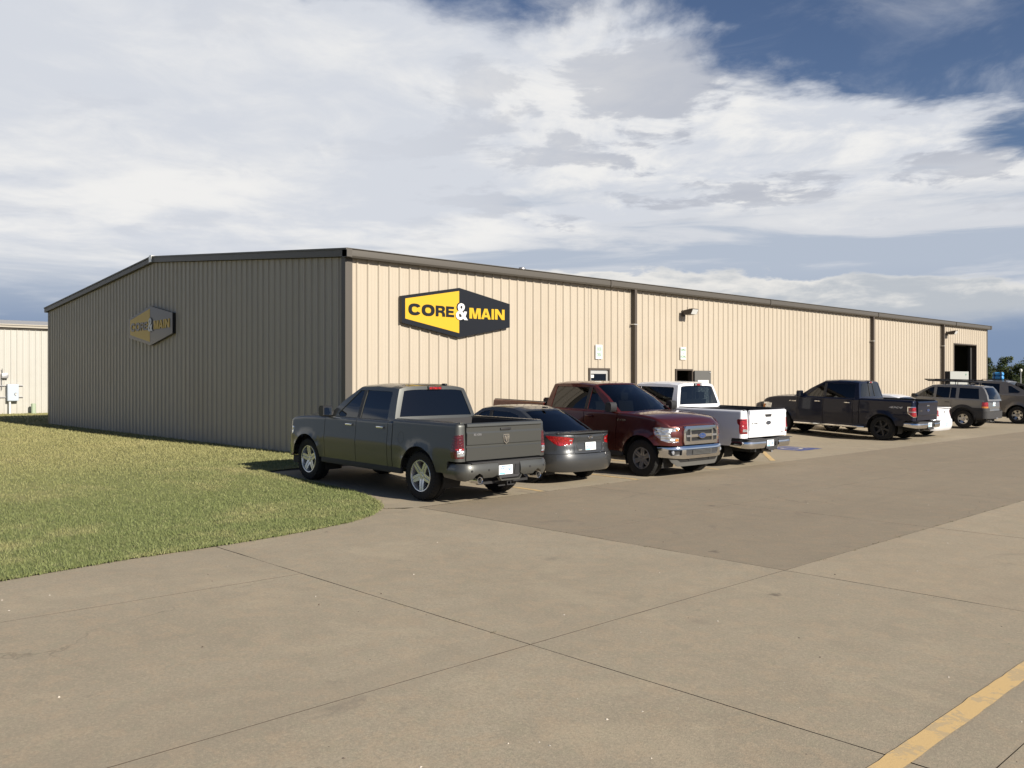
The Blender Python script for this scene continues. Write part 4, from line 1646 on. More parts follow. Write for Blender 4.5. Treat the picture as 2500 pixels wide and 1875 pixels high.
def underbody(car, x0, x1, W, z0=.30, z1=.62, wheels=(), R=.4, trim=0.0):
    mb = MB()
    mb.box(x0, x1, -.52, .52, z0 + .06, z1)
    xs = sorted(wheels)
    lo = [x0] + [w + R + .10 for w in xs]
    hi = [w - R - .10 for w in xs] + [x1]
    for k, (a, b) in enumerate(zip(lo, hi)):
        a = a + (trim if k == 0 else 0); b = b - (trim if k == len(lo) - 1 else 0)
        if b - a > .05:
            mb.box(a, b, -W, W, z1 - .16, z1)
    mb.build('chassis', M_DARK, car.root, None)
    for w in xs:
        mb = MB()
        mb.cyl((w, -W * .8, R * .95), (w, W * .8, R * .95), .055, seg=10)
        mb.cyl((w - .0, -.12, R * .93), (w, .18, R * .93), .13, seg=14)
        mb.build('axle', M_BLACK, car.root)
    # wheel housings
    for w in xs:
        for s in (-1, 1):
            mb = MB()
            Ra = R + .10
            pts = [(w + Ra * math.cos(t), R + Ra * math.sin(t)) for t in np.linspace(-.35, math.pi + .35, 22)]
            vs = [(a, s * .50, b) for a, b in pts] + [(a, s * (W - .05), b) for a, b in pts]
            n = len(pts)
            mb.add(vs, [(i, i + 1, n + i + 1, n + i) for i in range(n - 1)])
            mb.add([(w, s * .50, R)] + [(a, s * .50, b) for a, b in pts], [(0, i + 1, i + 2) for i in range(n - 1)])
            mb.build('wheel_housing', M_DARK, car.root, None, False)


def door_handle(car, side, x, z, y, M, parent, l=.20):
    mb = MB()
    mb.rbox(x - l / 2, x + l / 2, min(side * y, side * (y + .035)), max(side * y, side * (y + .035)), z - .016, z + .016, .008)
    return mb.build('handle', M, parent, 40)


def pickup(name, loc, rz, v):
    """v: dict of the particular truck"""
    WB = v['WB']; xf, xr = WB / 2, -WB / 2
    W, R = v['W'], v['R']
    xF, xR = xf + v['fo'], xr - v['ro']
    Ra = v['Ra']; zc = R
    plan = Plan(W, xF - .42, xF, xR + .10, xR, qf=v.get('qf', 5), pf=1.7, qr=16, pr=2)
    car = Car(name, loc, rz, dict(arches=[(xf, zc, Ra), (xr, zc, Ra)], plan=plan, flare=v.get('flare', .026), shoulder=.05, waist=.95, tumble=v.get('tumble', .07), tuck=.05, tuck_z=.74, crease=v.get('crease')))
    root = car.root
    PM = v['paint']
    zs, zb, zrl = v['sill'], v['belt'], v['rail']
    xc, xd1, xd2, xcab = v['cowl'], v['door1'], v['door2'], v['cab']
    zhF = v['hoodz']
    aF = float(plan.a[-1])
    Tb = lambda a: zb
    Tr = lambda a: zrl

    def Th(a):
        t = max(0.0, (a - xc) / (plan.x1 + .34 - xc))
        return lerp(zb - .005, zhF, min(1.0, .22 * t + .78 * min(t, 1) ** 5))
    g = .006
    bt = v['fbump_top']
    gy = v['grille_y']
    ag = plan.front(gy)
    for s in (1, -1):
        # fender with the headlamp cut out
        a_out = arch(xf, zc, Ra, zs, bt)
        out = [(xc + g, zs)] + a_out + [(ag, bt)] + [(a_, Th(a_)) for a_ in np.linspace(ag, xc + g, 40)]
        hl = [(plan.front(y) if y < W * .985 else plan.x1 + .0 - (y - W) * 1.0, z) for y, z in v['headlamp']]
        hl = [(v_a, z) for v_a, z in hl]
        fender = car.side_panel('fender', out, Th, PM, s, holes=[hl])
        lo = car.side_panel('headlamp', hl, Th, L_CLEAR, s, off=-.012, flange=.01)
        for py, pz, pw, ph in v.get('amber', ()):
            a0, a1 = plan.front(py + pw / 2), plan.front(py - pw / 2)
            car.side_panel('indicator', [(a0, pz - ph / 2), (a1, pz - ph / 2), (a1, pz + ph / 2), (a0, pz + ph / 2)], Th, L_AMBER, s, off=-.006, flange=.004, parent=lo)
        # doors
        f_ = car.side_panel('front_door', [(xd1 + g, zs), (xc - g, zs), (xc - g, zb), (xd1 + g, zb)], Tb, PM, s)
        r_ = car.side_panel('rear_door', [(xd2 + g, zs), (xd1 - g, zs), (xd1 - g, zb), (xd2 + g, zb)], Tb, PM, s)
        yh = W - .005
        door_handle(car, s, xd1 + .19, v['handle_z'], yh, v['handleM'], f_)
        door_handle(car, s, xd2 + .19, v['handle_z'], yh, v['handleM'], r_)
        if xd2 - xcab > .03:
            ar = arch(xr, zc, Ra, zs, zs)
            car.side_panel('cab_corner', [(xcab + g, zs), (xd2 - g, zs), (xd2 - g, zb), (xcab + g, zb)], Tb, PM, s)
        # rocker
        MB().rbox(xr + Ra + .02, xf - Ra - .02, min(s * (W - .10), s * (W - .02)), max(s * (W - .10), s * (W - .02)), zs - .10, zs + .01, .02).build('rocker', v.get('rockerM', M_BLACKT), root, 40)
        if v.get('step'):
            MB().rbox(xr + Ra + .05, xf - Ra - .10, min(s * (W - .04), s * (W + .09)), max(s * (W - .04), s * (W + .09)), zs - .12, zs - .06, .02).build('running_board', M_CHROME, root, 40)
        # bed side, wrapped round the rear corner to the tailgate
        aT = plan.rear(v['tg_y'])
        ar = arch(xr, zc, Ra, v['rbump_top'], zs)
        zb2 = v['rbump_top']
        tl = v['taillamp']
        tlo = [(plan.rear(y) if k == 'r' else xR + y, z) for k, y, z in tl]
        out = [(aT, zb2)] + [(xr - math.sqrt(max(Ra ** 2 - (zs - zc) ** 2, 0)) - .28, zb2), (xr - math.sqrt(Ra ** 2 - (zs - zc) ** 2) - .24, zs + .02)] + arch(xr, zc, Ra, zs + .02, zs) + [(xcab - .012, zs), (xcab - .012, zrl), (aT, zrl)]
        bs = car.side_panel('bed_side', out, Tr, PM, s, holes=[tlo])
        tlp = car.side_panel('tail_lamp', tlo, Tr, v['tailM'], s, off=.004, flange=.02)
        for k0, y0, z0, k1, y1, z1, M_ in v.get('tail_extra', ()):
            a0 = plan.rear(y0) if k0 == 'r' else xR + y0
            a1 = plan.rear(y1) if k1 == 'r' else xR + y1
            a0, a1 = min(a0, a1), max(a0, a1)
            car.side_panel('lamp_segment', [(a0, z0), (a1, z0), (a1, z1), (a0, z1)], Tr, M_, s, off=.008, flange=.005, parent=tlp)
        if v.get('tail_trim'):
            c0 = (sum(p[0] for p in tlo) / len(tlo), sum(p[1] for p in tlo) / len(tlo))
            inner = [(c0[0] + (a - c0[0]) * .86, c0[1] + (z - c0[1]) * .86) for a, z in tlo]
            car.side_panel('lamp_trim', tlo, Tr, M_CHROME, s, holes=[inner], off=.010, flange=.008, parent=tlp)
        # rail cap and inner bed wall
        yr_ = W - .05 - car.P['tumble'] * (zrl - .95) - .01
        MB().rbox(xR + .05, xcab - .02, min(s * (yr_ - .10), s * (yr_ + .0)), max(s * (yr_ - .10), s * yr_), zrl - .02, zrl + v.get('railh', .012), .008).build('bed_rail', v.get('railM', M_BLACKT), root, 40)
        MB().box(xR + .06, xcab - .03, min(s * (yr_ - .14), s * (yr_ - .095)), max(s * (yr_ - .14), s * (yr_ - .095)), .72, zrl - .021).build('bed_wall', M_BLACKT, root, None)
        # outer mirror
        mirror_part(car, s, xc - .16, W - .10, zb - .01, v.get('mirrorM', M_BLACK), .19, .21)
        if v.get('fuel') and s == 1:
            fx, fz = v['fuel']
            ringp = [(fx + .085 * math.cos(t), fz + .10 * math.sin(t)) for t in np.linspace(0, 2 * math.pi, 25)[:-1]]
            inn = [(fx + .079 * math.cos(t), fz + .094 * math.sin(t)) for t in np.linspace(0, 2 * math.pi, 25)[:-1]]
            car.side_panel('fuel_flap_seam', ringp, Tr, M_BLACK, s, holes=[inn], off=.0015, flange=0, ca=[])
    # bed floor, front wall
    MB().box(xR + .05, xcab - .02, -(W - .2), W - .2, .70, .74).box(xcab - .06, xcab - .021, -(W - .16), W - .16, .74, zrl - .02).build('bed_floor', M_BLACKT, root, None)
    # cab
    zr = v['roofz']           # height of the roof edge
    w0, w1 = v['ws0'], v['ws1']       # x of windscreen foot and head at the sides
    t0, t1 = v['rt'], xcab + .01
    curve = [(w0, zb - .03), (lerp(w0, w1, .5), lerp(zb, zr, .52) + .012), (w1, zr), (lerp(w1, t0, .4), zr + .022), (lerp(w1, t0, .8), zr + .012), (t0, zr - .012), (t1, zb - .03)]
    yb = W - .05 - car.P['tumble'] * (zb - .95) - .004
    car.set_cab(curve, yb, zb, v['roof_y'], zr, [.24, .17, .10, .03, -.02, -.03, -.05], [0, .02, .05, .062, .062, .055, 0], (2, 5, 6))
    cbv = [-.985, -.95, -.9, -.8, -.65, -.5, -.3, -.1, .1, .3, .5, .65, .8, .9, .95, .985]
    S = car.top
    # windscreen
    wsh = [(.10, -.93), (.10, .93), (1.93, .92), (1.93, -.92)]
    panel('windscreen_frame', [(0, -1), (0, 1), (2, 1), (2, -1)], S, PM, root, holes=[wsh], ca=(.25, .5, .75, 1, 1.25, 1.5, 1.75, 1.93), cb=cbv, edge=.1, flange=.02)
    wsp = panel('windscreen', wsh, S, v['wsM'], root, ca=(.25, .5, .75, 1, 1.25, 1.5, 1.75), cb=cbv, edge=.1, off=-.008, flange=.003)
    MB().box(w0 + .17, w0 + .19, -.55, .05, zb - .015, zb + .0).box(w0 + .17, w0 + .19, .10, .62, zb - .015, zb).build('wiper', M_BLACK, root, None)
    panel('roof', [(2, -1), (2, 1), (5, 1), (5, -1)], S, PM, root, ca=(2.25, 2.5, 2.75, 3, 3.25, 3.5, 4, 4.25, 4.5, 4.75), cb=cbv, edge=.15, flange=.02)
    rwh = [(5.10, -.86), (5.10, .86), (5.84, .90), (5.84, -.90)]
    panel('cab_rear', [(5, -1), (5, 1), (6, 1), (6, -1)], S, PM, root, holes=[rwh], ca=(5.2, 5.4, 5.6, 5.8), cb=cbv, edge=.1, flange=.02)
    rwp = panel('rear_window', rwh, S, v['rwM'], root, ca=(5.2, 5.4, 5.6, 5.8), cb=cbv, edge=.1, off=-.008, flange=.003)
    if v.get('slider'):
        for y in (-.2, .2):
            p0, p1 = Vector(S(5.12, y)), Vector(S(5.82, y))
            MB().cyl(p0, p1, .008, seg=6).build('slider_bar', M_BLACK, rwp)
    # third brake lamp
    p = Vector(S(5.05, 0))
    tb = MB().rbox(p.x - .035, p.x + .02, -.15, .15, p.z - .035, p.z + .028, .008).build('brake_lamp', M_BLACK, root, 30)
    MB().rbox(p.x - .041, p.x - .03, -.065, .065, p.z - .026, p.z + .016, .003).build('red_lens', L_RED, tb, 30)
    MB().rbox(p.x - .040, p.x - .03, -.135, -.072, p.z - .026, p.z + .016, .003).rbox(p.x - .040, p.x - .03, .072, .135, p.z - .026, p.z + .016, .003).build('cargo_lens', v.get('cargoM', L_CLEAR), tb, 30)
    for s in (1, -1):
        SS = car.cabside(s)
        def wx(z, o):   # windscreen edge x at height z
            return float(np.interp(z, [zb - .03, lerp(zb, zr, .52) + .012, zr], [w0, lerp(w0, w1, .5), w1])) - o
        def bx(z, o):
            return float(np.interp(z, [zb - .03, zr - .012], [t1, t0])) + o
        top_e = [(lerp(w1, t0, k), float(np.interp(lerp(w1, t0, k), [t0, lerp(w1, t0, .8), lerp(w1, t0, .4), w1], [zr - .012, zr + .012, zr + .022, zr]))) for k in np.linspace(0, 1, 12)]
        outl = [(t1, zb - .03), (w0, zb - .03), (lerp(w0, w1, .5), lerp(zb, zr, .52) + .012)] + top_e
        zt = zr - .055
        zw = zb + .012
        fd = xd1 + .055
        front_w = [(fd, zw), (wx(zw, .34), zw), (wx(zw, .29), zw + .04), (wx(zt, .10), zt), (fd, zt + .008)]
        rear_w = [(v['rw_x0'], zw), (xd1 - .045, zw), (xd1 - .045, zt + .008), (v['rw_x1'] + .03, zt), (v['rw_x1'], zt - .03)]
        holes = [front_w, rear_w]
        panel('cab_side', outl, SS, PM, root, holes=holes, ca=[], cb=list(np.arange(zb, zr, .06)), edge=.09, flange=.03)
        panel('front_side_window', front_w, SS, v['fwM'], root, cb=list(np.arange(zb, zr, .1)), edge=.12, off=-.012, flange=.003)
        panel('rear_side_window', rear_w, SS, v['swM'], root, cb=list(np.arange(zb, zr, .1)), edge=.12, off=-.012, flange=.003)
        # black seam strip at the foot of the windows and the B post applique
        panel('window_seal', [(v['rw_x0'] - .02, zb - .012), (wx(zb, .30), zb - .012), (wx(zb, .30), zb + .006), (v['rw_x0'] - .02, zb + .006)], SS, v.get('sealM', M_BLACK), root, off=.006, flange=.008, edge=.2)
        panel('door_post', [(xd1 - .042, zw), (xd1 + .052, zw), (xd1 + .052, zt + .006), (xd1 - .042, zt + .006)], SS, M_BLACK, root, off=.003, flange=.004, edge=.2)
    # hood
    def SH(a, t):            # a along x, t across -1..1
        T = Th(a)
        x, y = plan.pt(a); nx, ny = plan.nrm(a)
        i = car.inset(a, T, T)
        x, y = x - nx * i, y - ny * i
        at = abs(t)
        xx = x + (1 - at) * 0
        cw = v.get('hoodcrown', .055)
        bul = v.get('bulge', .0) * smooth((.62 - at) / .12)
        z = T + cw * (1 - at ** 2.4) + bul * smooth((plan.xF - x) / .35)
        return (x, y * t, z)
    # the hood is mapped by x so that its nose follows the plan curve
    def SH2(xn, t):          # xn 0 cowl .. 1 nose
        at = abs(t)
        T0 = Th(lerp(w0, plan.x1, xn))
        yh = W - .05 - car.P['tumble'] * max(0, T0 - .95) - .002
        y = t * yh
        xc0 = w0 + .17 + .10 * (1 - at * at)
        xnose = plan.pt(plan.front(min(at * yh, W * .93)))[0] - .05
        x = lerp(xc0, xnose, xn)
        aa = x if x < plan.x1 else plan.x1 + (x - plan.x1)
        T = Th(min(aa, aF))
        cw = v.get('hoodcrown', .06)
        drop = v.get('nosedrop', .05) * smooth((xn - .86) / .14)
        bul = v.get('bulge', .0) * smooth((.60 - at) / .10) * smooth(xn / .2) * (1 - .6 * smooth((xn - .8) / .2))
        z = T - .004 + cw * (1 - at ** 2.2) + bul - drop
        return (x, y, z)
    panel('hood', [(0, -1), (0, 1), (1, 1), (1, -1)], SH2, PM, root, ca=list(np.linspace(.06, .98, 18)), cb=[-.97, -.93, -.88, -.8, -.7, -.64, -.6, -.56, -.5, -.4, -.2, 0, .2, .4, .5, .56, .6, .64, .7, .8, .88, .93, .97], edge=.08, flange=.03, up=(0, 0, 1))
    # cowl and dashboard, closed dark tub inside the cab
    MB().box(w0 - .25, w0 + .22, -(W - .22), W - .22, zb - .10, zb - .035).build('cowl', M_BLACK, root, None)
    MB().rbox(w0 - .55, w0 - .12, -(W - .25), W - .25, zb - .32, zb - .04, .05).build('dashboard', M_BLACKT, root, 40)
    MB().box(xcab + .02, w0, -(W - .14), W - .14, .55, .60).box(w0 - .06, w0, -(W - .14), W - .14, .6, zb - .1).box(xcab + .015, xcab + .03, -(W - .14), W - .14, .6, zb - .04).build('cab_tub', M_DARK, root, None)
    for s in (1, -1):
        MB().box(xcab + .03, w0 - .06, min(s * (W - .15), s * (W - .12)), max(s * (W - .15), s * (W - .12)), .6, zb - .02).build('door_lining', M_BLACKT, root, None)
    seats(car, None, .58, [(xd1 + .36, False), (xcab + .66, True)], W)
    st = MB()
    sx, sy, sz = xd1 + .80, .38, zb - .06
    st.lathe([(.185, .0), (.195, .012), (.205, 0), (.195, -.012)], lambda a, b, h: (sx + a * .45 + h, sy + b, sz + a * .88), 24, True)
    st.build('steering_wheel', M_BLACK, root)
    # tailgate
    prof = v['tg_prof']
    pz, pdx = [q[0] for q in prof], [q[1] for q in prof]
    def ST(y, z):
        return (xR - float(np.interp(z, pz, pdx)) - .01 * (1 - (y / W) ** 2), y, z)
    ty = v['tg_y'] - .006
    tg = panel('tailgate', [(-ty, v['rbump_top'] + .012), (ty, v['rbump_top'] + .012), (ty, pz[-1]), (-ty, pz[-1])], ST, PM, root, ca=[-.6, -.4, -.2, 0, .2, .4, .6], cb=pz[1:-1] + [q for q in np.arange(.75, 1.3, .06)], edge=.2, flange=.05, sharp=24, center=(0, 0, 1))
    MB().box(xR + .012, xR + .05, -ty, ty, .72, pz[-1] - .01).build('tailgate_inner', M_BLACKT, tg, None)
    v['tail'](car, tg, ST, xR, ty)
    # rear bumper
    v['rbumper'](car, xR)
    # front end
    v['front'](car, plan, xF, aF, Th)
    underbody(car, xR + .1, xF - .25, W - .08, .30, .66, (xf, xr), R)
    mb = MB()
    mb.tube([(xr + 1.3, -.35, .42), (xr + .5, -.38, .40), (xr - .25, -.45, .52), (xr - .75, -.5, .42)], .035, 8)
    mb.rbox(xr + .6, xr + 1.2, -.46, -.24, .34, .50, .05)
    mb.build('exhaust_pipe', M_STEEL, root)
    for s in (1, -1):
        for x in (xf, xr):
            add_wheel(root, x, s * (W - .035 - v['tw'] / 2), R, v['rr'], v['tw'], v['rim'], v['rimM'], s)
    return car


def badge(parent, text, pos, right, up, w, h, M, bold=.002, shear=.0):
    return lettering('badge', text, .1, frame(pos, right, up), M, parent, bold=bold, width=w, height=h, extrude=.004, shear=shear)


def oval(parent, fr, w, h, M_rim, M_in):
    o = bpy.data.objects.new('emblem', None); COL.objects.link(o); o.parent = parent; o.matrix_local = fr
    pts = lambda k: [(w / 2 * k * math.cos(t), h / 2 * k * math.sin(t)) for t in np.linspace(0, 2 * math.pi, 29)[:-1]]
    MB().prism(pts(1), lambda a, b, d: (a, b, d), 0, .012).build('emblem_rim', M_rim, o, 30)
    MB().prism(pts(.86), lambda a, b, d: (a, b, d), .012, .015).build('emblem_face', M_in, o, None)
    lettering('emblem_script', 'Ford', .1, frame((0, 0, .0152), (1, 0, 0), (0, 1, 0)), M_rim, o, width=w * .60, height=h * .42, extrude=.002, shear=.35)
    return o


def rear_frame(x, y, z):
    return frame((x, y, z), (0, -1, 0), (0, 0, 1))      # seen from behind: right is -y, normal -x


# ---- grey crew cab pickup
P_GREY = paint("graphite metallic paint", (.074, .077, .073), .55, .42)


def ram_tail(car, tg, ST, xR, ty):
    x = ST(0, 1.18)[0]
    MB().rbox(x - .012, x + .02, -.115, .115, 1.195, 1.235, .008).build('tailgate_handle', M_BLACK, tg, 30)
    # shield emblem: a horned head in a shield
    o = bpy.data.objects.new('emblem', None); COL.objects.link(o); o.parent = tg
    o.matrix_local = rear_frame(ST(0, 1.03)[0] - .002, 0, 1.055)
    sh = [(-.062, .075), (.062, .075), (.07, .03), (.05, -.05), (0, -.085), (-.05, -.05), (-.07, .03)]
    MB().prism(sh, lambda a, b, d: (a, b, d), 0, .012).build('emblem_shield', M_CHROME, o, None)
    MB().prism([(a * .8, b * .8) for a, b in sh], lambda a, b, d: (a, b, d), .012, .014).build('emblem_field', M_BLACK, o, None)
    for k in (-1, 1):
        MB().prism([(k * .004, .045), (k * .030, .055), (k * .050, .03), (k * .045, -.005), (k * .030, -.02), (k * .034, .01), (k * .022, .025)], lambda a, b, d: (a, b, d), .014, .022).build('emblem_horn', M_CHROME, o, None)
    MB().prism([(-.02, .03), (.02, .03), (.014, -.03), (0, -.055), (-.014, -.03)], lambda a, b, d: (a, b, d), .014, .02).build('emblem_head', M_CHROME, o, None)
    badge(tg, 'BIG HORN', (ST(.6, 1.14)[0] - .001, .62, 1.145), (0, -1, 0), (0, 0, 1), .16, .035, M_STEEL)
    # antenna stub on the roof
    p = Vector(car.top(4.6, -.45))
    MB().rbox(p.x - .05, p.x + .06, p.y - .025, p.y + .025, p.z - .005, p.z + .03, .012).build('antenna', M_BLACK, car.root, 40)


def ram_bumper(car, xR):
    root = car.root
    W = .985
    bp = Plan(W, 5, 5.2, xR + .10, xR - .145, qr=9, pr=1.8)
    M = P_GREY
    zt, zb_ = .69, .43

    def SB(side):
        def S(a, z):
            x, y = bp.pt(a); nx, ny = bp.nrm(a)
            t = (z - zb_) / (zt - zb_)
            i = .05 * (1 - math.sin(math.pi * min(1, max(0, t * .9 + .08))) ** .6) + .035 * max(0, .35 - t)
            return (x - nx * i, (y - ny * i) * side, z)
        return S
    for s in (1, -1):
        a0 = bp.rear(.245); a1 = xR + .40
        ex = bp.rear(.66)
        cut = [(ex - .105, zb_ + .02), (ex - .07, .50), (ex, .535), (ex + .07, .50), (ex + .105, zb_ + .02)]
        out = [(a0, .49)] + [(a0 + .1, zb_ + .02)] + cut + [(bp.rear(.9), zb_ - .02), (a1 - .02, zb_ + .02), (a1, zt - .04), (a1 - .2, zt), (a0, zt)]
        b = panel('rear_bumper', out, SB(s), M, root, ca=list(np.arange(a0, a1, .035)), cb=[.43, .46, .48, .52, .56, .60, .63, .65, .67, .68], edge=.05, flange=.06, sharp=40)
        for yy in (.46, .80):
            p = Vector(SB(s)(bp.rear(yy), .575))
            MB().cyl((p.x - .004, p.y, p.z), (p.x + .01, p.y, p.z), .018, seg=12).build('parking_sensor', M_BLACK, b)
        # exhaust tip
        p = Vector(SB(s)(bp.rear(.66), .45))
        o = MB()
        o.lathe([(.052, 0), (.058, -.01), (.06, .0), (.06, .20), (.045, .20), (.045, .0)], lambda a, b_, h: (p.x - .03 + h, p.y + a, p.z - .025 + b_), 24, True)
        o.build('exhaust_tip', M_CHROME, root)
        MB().cyl((p.x + .03, p.y, p.z - .025), (p.x + .04, p.y, p.z - .025), .046, seg=18).build('exhaust_throat', M_DARK, root)
    # centre step section
    xm = bp.pt(bp.rear(.1))[0]
    mb = MB()
    mb.prism([(-.25, zt), (-.25, .46), (-.20, .425), (.20, .425), (.25, .46), (.25, zt)], lambda a, b, d: (xm + d, a, b), .03, .12)
    mb.build('bumper_centre', M_BLACKT, root, None)
    MB().prism([(-.25, .47), (-.19, .41), (.19, .41), (.25, .47), (.25, .445), (.20, .385), (-.20, .385), (-.25, .445)], lambda a, b, d: (xm + d, a, b), -.015, .05).build('bumper_lip', M, root, None)
    MB().rbox(xR - .12, xR + .02, -.80, .80, zt - .002, zt + .012, .006).build('step_pad', M_BLACKT, root, 30)
    plate(root, rear_frame(xm + .024, .075, .555), 'CTL 390')
    MB().prism([(-.06, -.09), (.05, -.09), (.03, .07), (-.06, .07)], lambda a, b, d: (xm + .028 - d, -.17 + a, .565 + b), 0, .01).build('hitch_socket', M_BLACK, root, None)
    mb = MB()
    for a, b in ((-.045, -.03), (.03, .045)):
        mb.box(xm + .02, xm + .30, a, b, .30, .375)
    mb.box(xm + .02, xm + .30, -.03, .03, .36, .375).box(xm + .02, xm + .30, -.03, .03, .30, .315).box(xm + .15, xm + .22, -.55, .55, .33, .37).box(xm + .06, xm + .08, -.16, -.05, .29, .31).box(xm + .06, xm + .08, .05, .2, .29, .31)
    mb.build('tow_hitch', M_BLACK, root, None)


def ram_front(car, plan, xF, aF, Th):
    root = car.root
    fr_panel = lambda nm, pts, M, off=0.0, par=None: [panel(nm, [(plan.front(abs(y)) if True else 0, z) for y, z in pts], lambda a, z, s=s: (plan.pt(a)[0], plan.pt(a)[1] * s, z), M, par or root, edge=.06, ca=list(np.arange(plan.x1, aF, .05)), off=off, flange=.03) for s in (1, -1)]
    fr_panel('grille_surround', [(.56, .70), (.001, .70), (.001, 1.09), (.56, 1.09)], M_CHROME, .0)
    fr_panel('grille_mesh', [(.50, .74), (.04, .74), (.04, 1.04), (.50, 1.04)], M_BLACK, .006)
    fr_panel('front_bumper', [(.88, .42), (.001, .42), (.001, .69), (.88, .69)], M_CHROME, .03)
    MB().box(xF - .35, xF - .1, -.8, .8, .28, .42).build('air_dam', M_BLACKT, root, None)


RAM = dict(WB=3.57, W=1.0, R=.413, rr=.268, tw=.285, fo=.93, ro=1.02, Ra=.495, sill=.50, belt=1.285, rail=1.325, cowl=1.13, door1=.08, door2=-.90, cab=-1.04, hoodz=1.10, qf=4.2,
           fbump_top=.50, grille_y=.56, headlamp=[(.60, .86), (.90, .84), (1.02, .90), (1.05, 1.03), (.95, 1.045), (.60, 1.04)], handle_z=1.165, handleM=M_CHROME, tg_y=.84, rbump_top=.72,
           taillamp=[('r', .87, .775), ('s', .13, .765), ('s', .17, .80), ('s', .14, 1.10), ('s', .11, 1.135), ('r', .87, 1.15)], tailM=L_RED2,
           tail_extra=[('r', .868, .80, 's', .035, .895, L_CLEAR), ('r', .868, .905, 's', .06, .93, L_RED)],
           tg_prof=[(.70, .0), (.72, .012), (.93, .022), (.945, .010), (.97, .010), (.985, .026), (1.16, .030), (1.19, .012), (1.255, .014), (1.275, .035), (1.315, .028), (1.33, .0)],
           roofz=1.84, ws0=1.14, ws1=.27, rt=-.90, roof_y=.735, rw_x0=-.80, rw_x1=-.74, wsM=G_CLEAR, rwM=G_DARK, fwM=G_DARK, swM=G_DARK, slider=False, mirrorM=M_BLACK,
           paint=P_GREY, tail=ram_tail, rbumper=ram_bumper, front=ram_front, rim='ram', rimM=M_RIMCHROME, fuel=(-1.30, 1.02), railM=P_GREY, crease=.86, flare=.02, bulge=.03, sealM=M_BLACK, rockerM=M_BLACKT, cargoM=L_RED)
c = pickup('pickup_truck', (3.90, -1.27, -.17), math.pi, RAM)
tag(c.root, 'dark grey crew cab pickup with chrome wheels, nearest to the lawn', 'pickup truck', 'cars parked along the tan building')
badge(c.root, 'HEMI', (1.02, .985, .99), (-1, 0, 0), (0, 0, 1), .13, .022, M_STEEL)


# ---- blunt-nosed pickups with an oval emblem
def ford_tail(dark):
    def f(car, tg, ST, xR, ty):
        x = ST(0, 1.2)[0]
        MB().prism([(-.16, 1.325), (.16, 1.325), (.135, 1.20), (.11, 1.17), (-.11, 1.17), (-.135, 1.20)], lambda a, b, d: (ST(0, b)[0] - d, a, b), -.01, .006).build('tailgate_handle', M_BLACK, tg, None)
        oval(tg, rear_frame(ST(0, 1.03)[0] - .001, 0, 1.035), .21, .09, M_STEEL if dark else M_CHROME, mat("dark oval face", (.03, .035, .05), .35))
        badge(tg, 'F-150', (ST(.58, 1.03)[0] - .001, .58, 1.03), (0, -1, 0), (0, 0, 1), .22, .040, M_BLACK if dark else M_CHROME)
        badge(tg, 'XL', (ST(-.63, .80)[0] - .001, -.66, .80), (0, -1, 0), (0, 0, 1), .11, .022, M_BLACK if dark else M_CHROME)
    return f


def ford_bumper(text, centre=M_BLACKT, face=M_CHROME):
    def f(car, xR):
        root = car.root
        bp = Plan(.985, 5, 5.2, xR + .12, xR - .17, qr=10, pr=1.9)
        zt, zb_ = .67, .47
        def SB(side):
            def S(a, z):
                x, y = bp.pt(a); nx, ny = bp.nrm(a)
                t = (z - zb_) / (zt - zb_)
                i = .02 * abs(t - .5) * 2 + .03 * max(0, .25 - t)
                return (x - nx * i, (y - ny * i) * side, z)
            return S
        for s in (1, -1):
            a0, a1 = bp.rear(.27), xR + .36
            out = [(a0 + .05, zb_), (bp.rear(.95), zb_), (a1, zb_ + .04), (a1, zt - .05), (bp.rear(.96), zt - .05), (a0, zt - .05)]
            panel('rear_bumper', out, SB(s), face, root, ca=list(np.arange(a0, a1, .035)), cb=[.49, .52, .55, .58, .60], edge=.05, flange=.05, sharp=40)
            panel('bumper_pad', [(a0, zt - .046), (a1, zt - .046), (a1, zt), (a0, zt)], SB(s), M_BLACKT, root, ca=list(np.arange(a0, a1, .05)), edge=.08, flange=.05, off=.004)
            MB().rbox(xR - .13, xR + .05, min(s * .26, s * .96), max(s * .26, s * .96), zt + .0, zt + .012, .005).build('step_pad', M_BLACKT, root, 30)
        xm = bp.pt(bp.rear(.1))[0]
        MB().prism([(-.29, zt), (-.24, zb_ - .02), (.24, zb_ - .02), (.29, zt)], lambda a, b, d: (xm + d, a, b), .02, .14).build('bumper_centre', centre, root, None)
        MB().rbox(xm - .01, xm + .12, -.20, .20, zb_ - .055, zb_ - .021, .01).build('bumper_step', M_BLACKT, root, 30)
        plate(root, rear_frame(xm + .016, .08, .575), text, .29, .145)
        MB().cyl((xm + .0, -.16, .56), (xm + .021, -.16, .56), .045, seg=16).build('hitch_socket', M_BLACK, root)
        MB().box(xm + .02, xm + .3, -.035, .035, .36, .43).build('tow_hitch', M_STEEL, root, None)
    return f


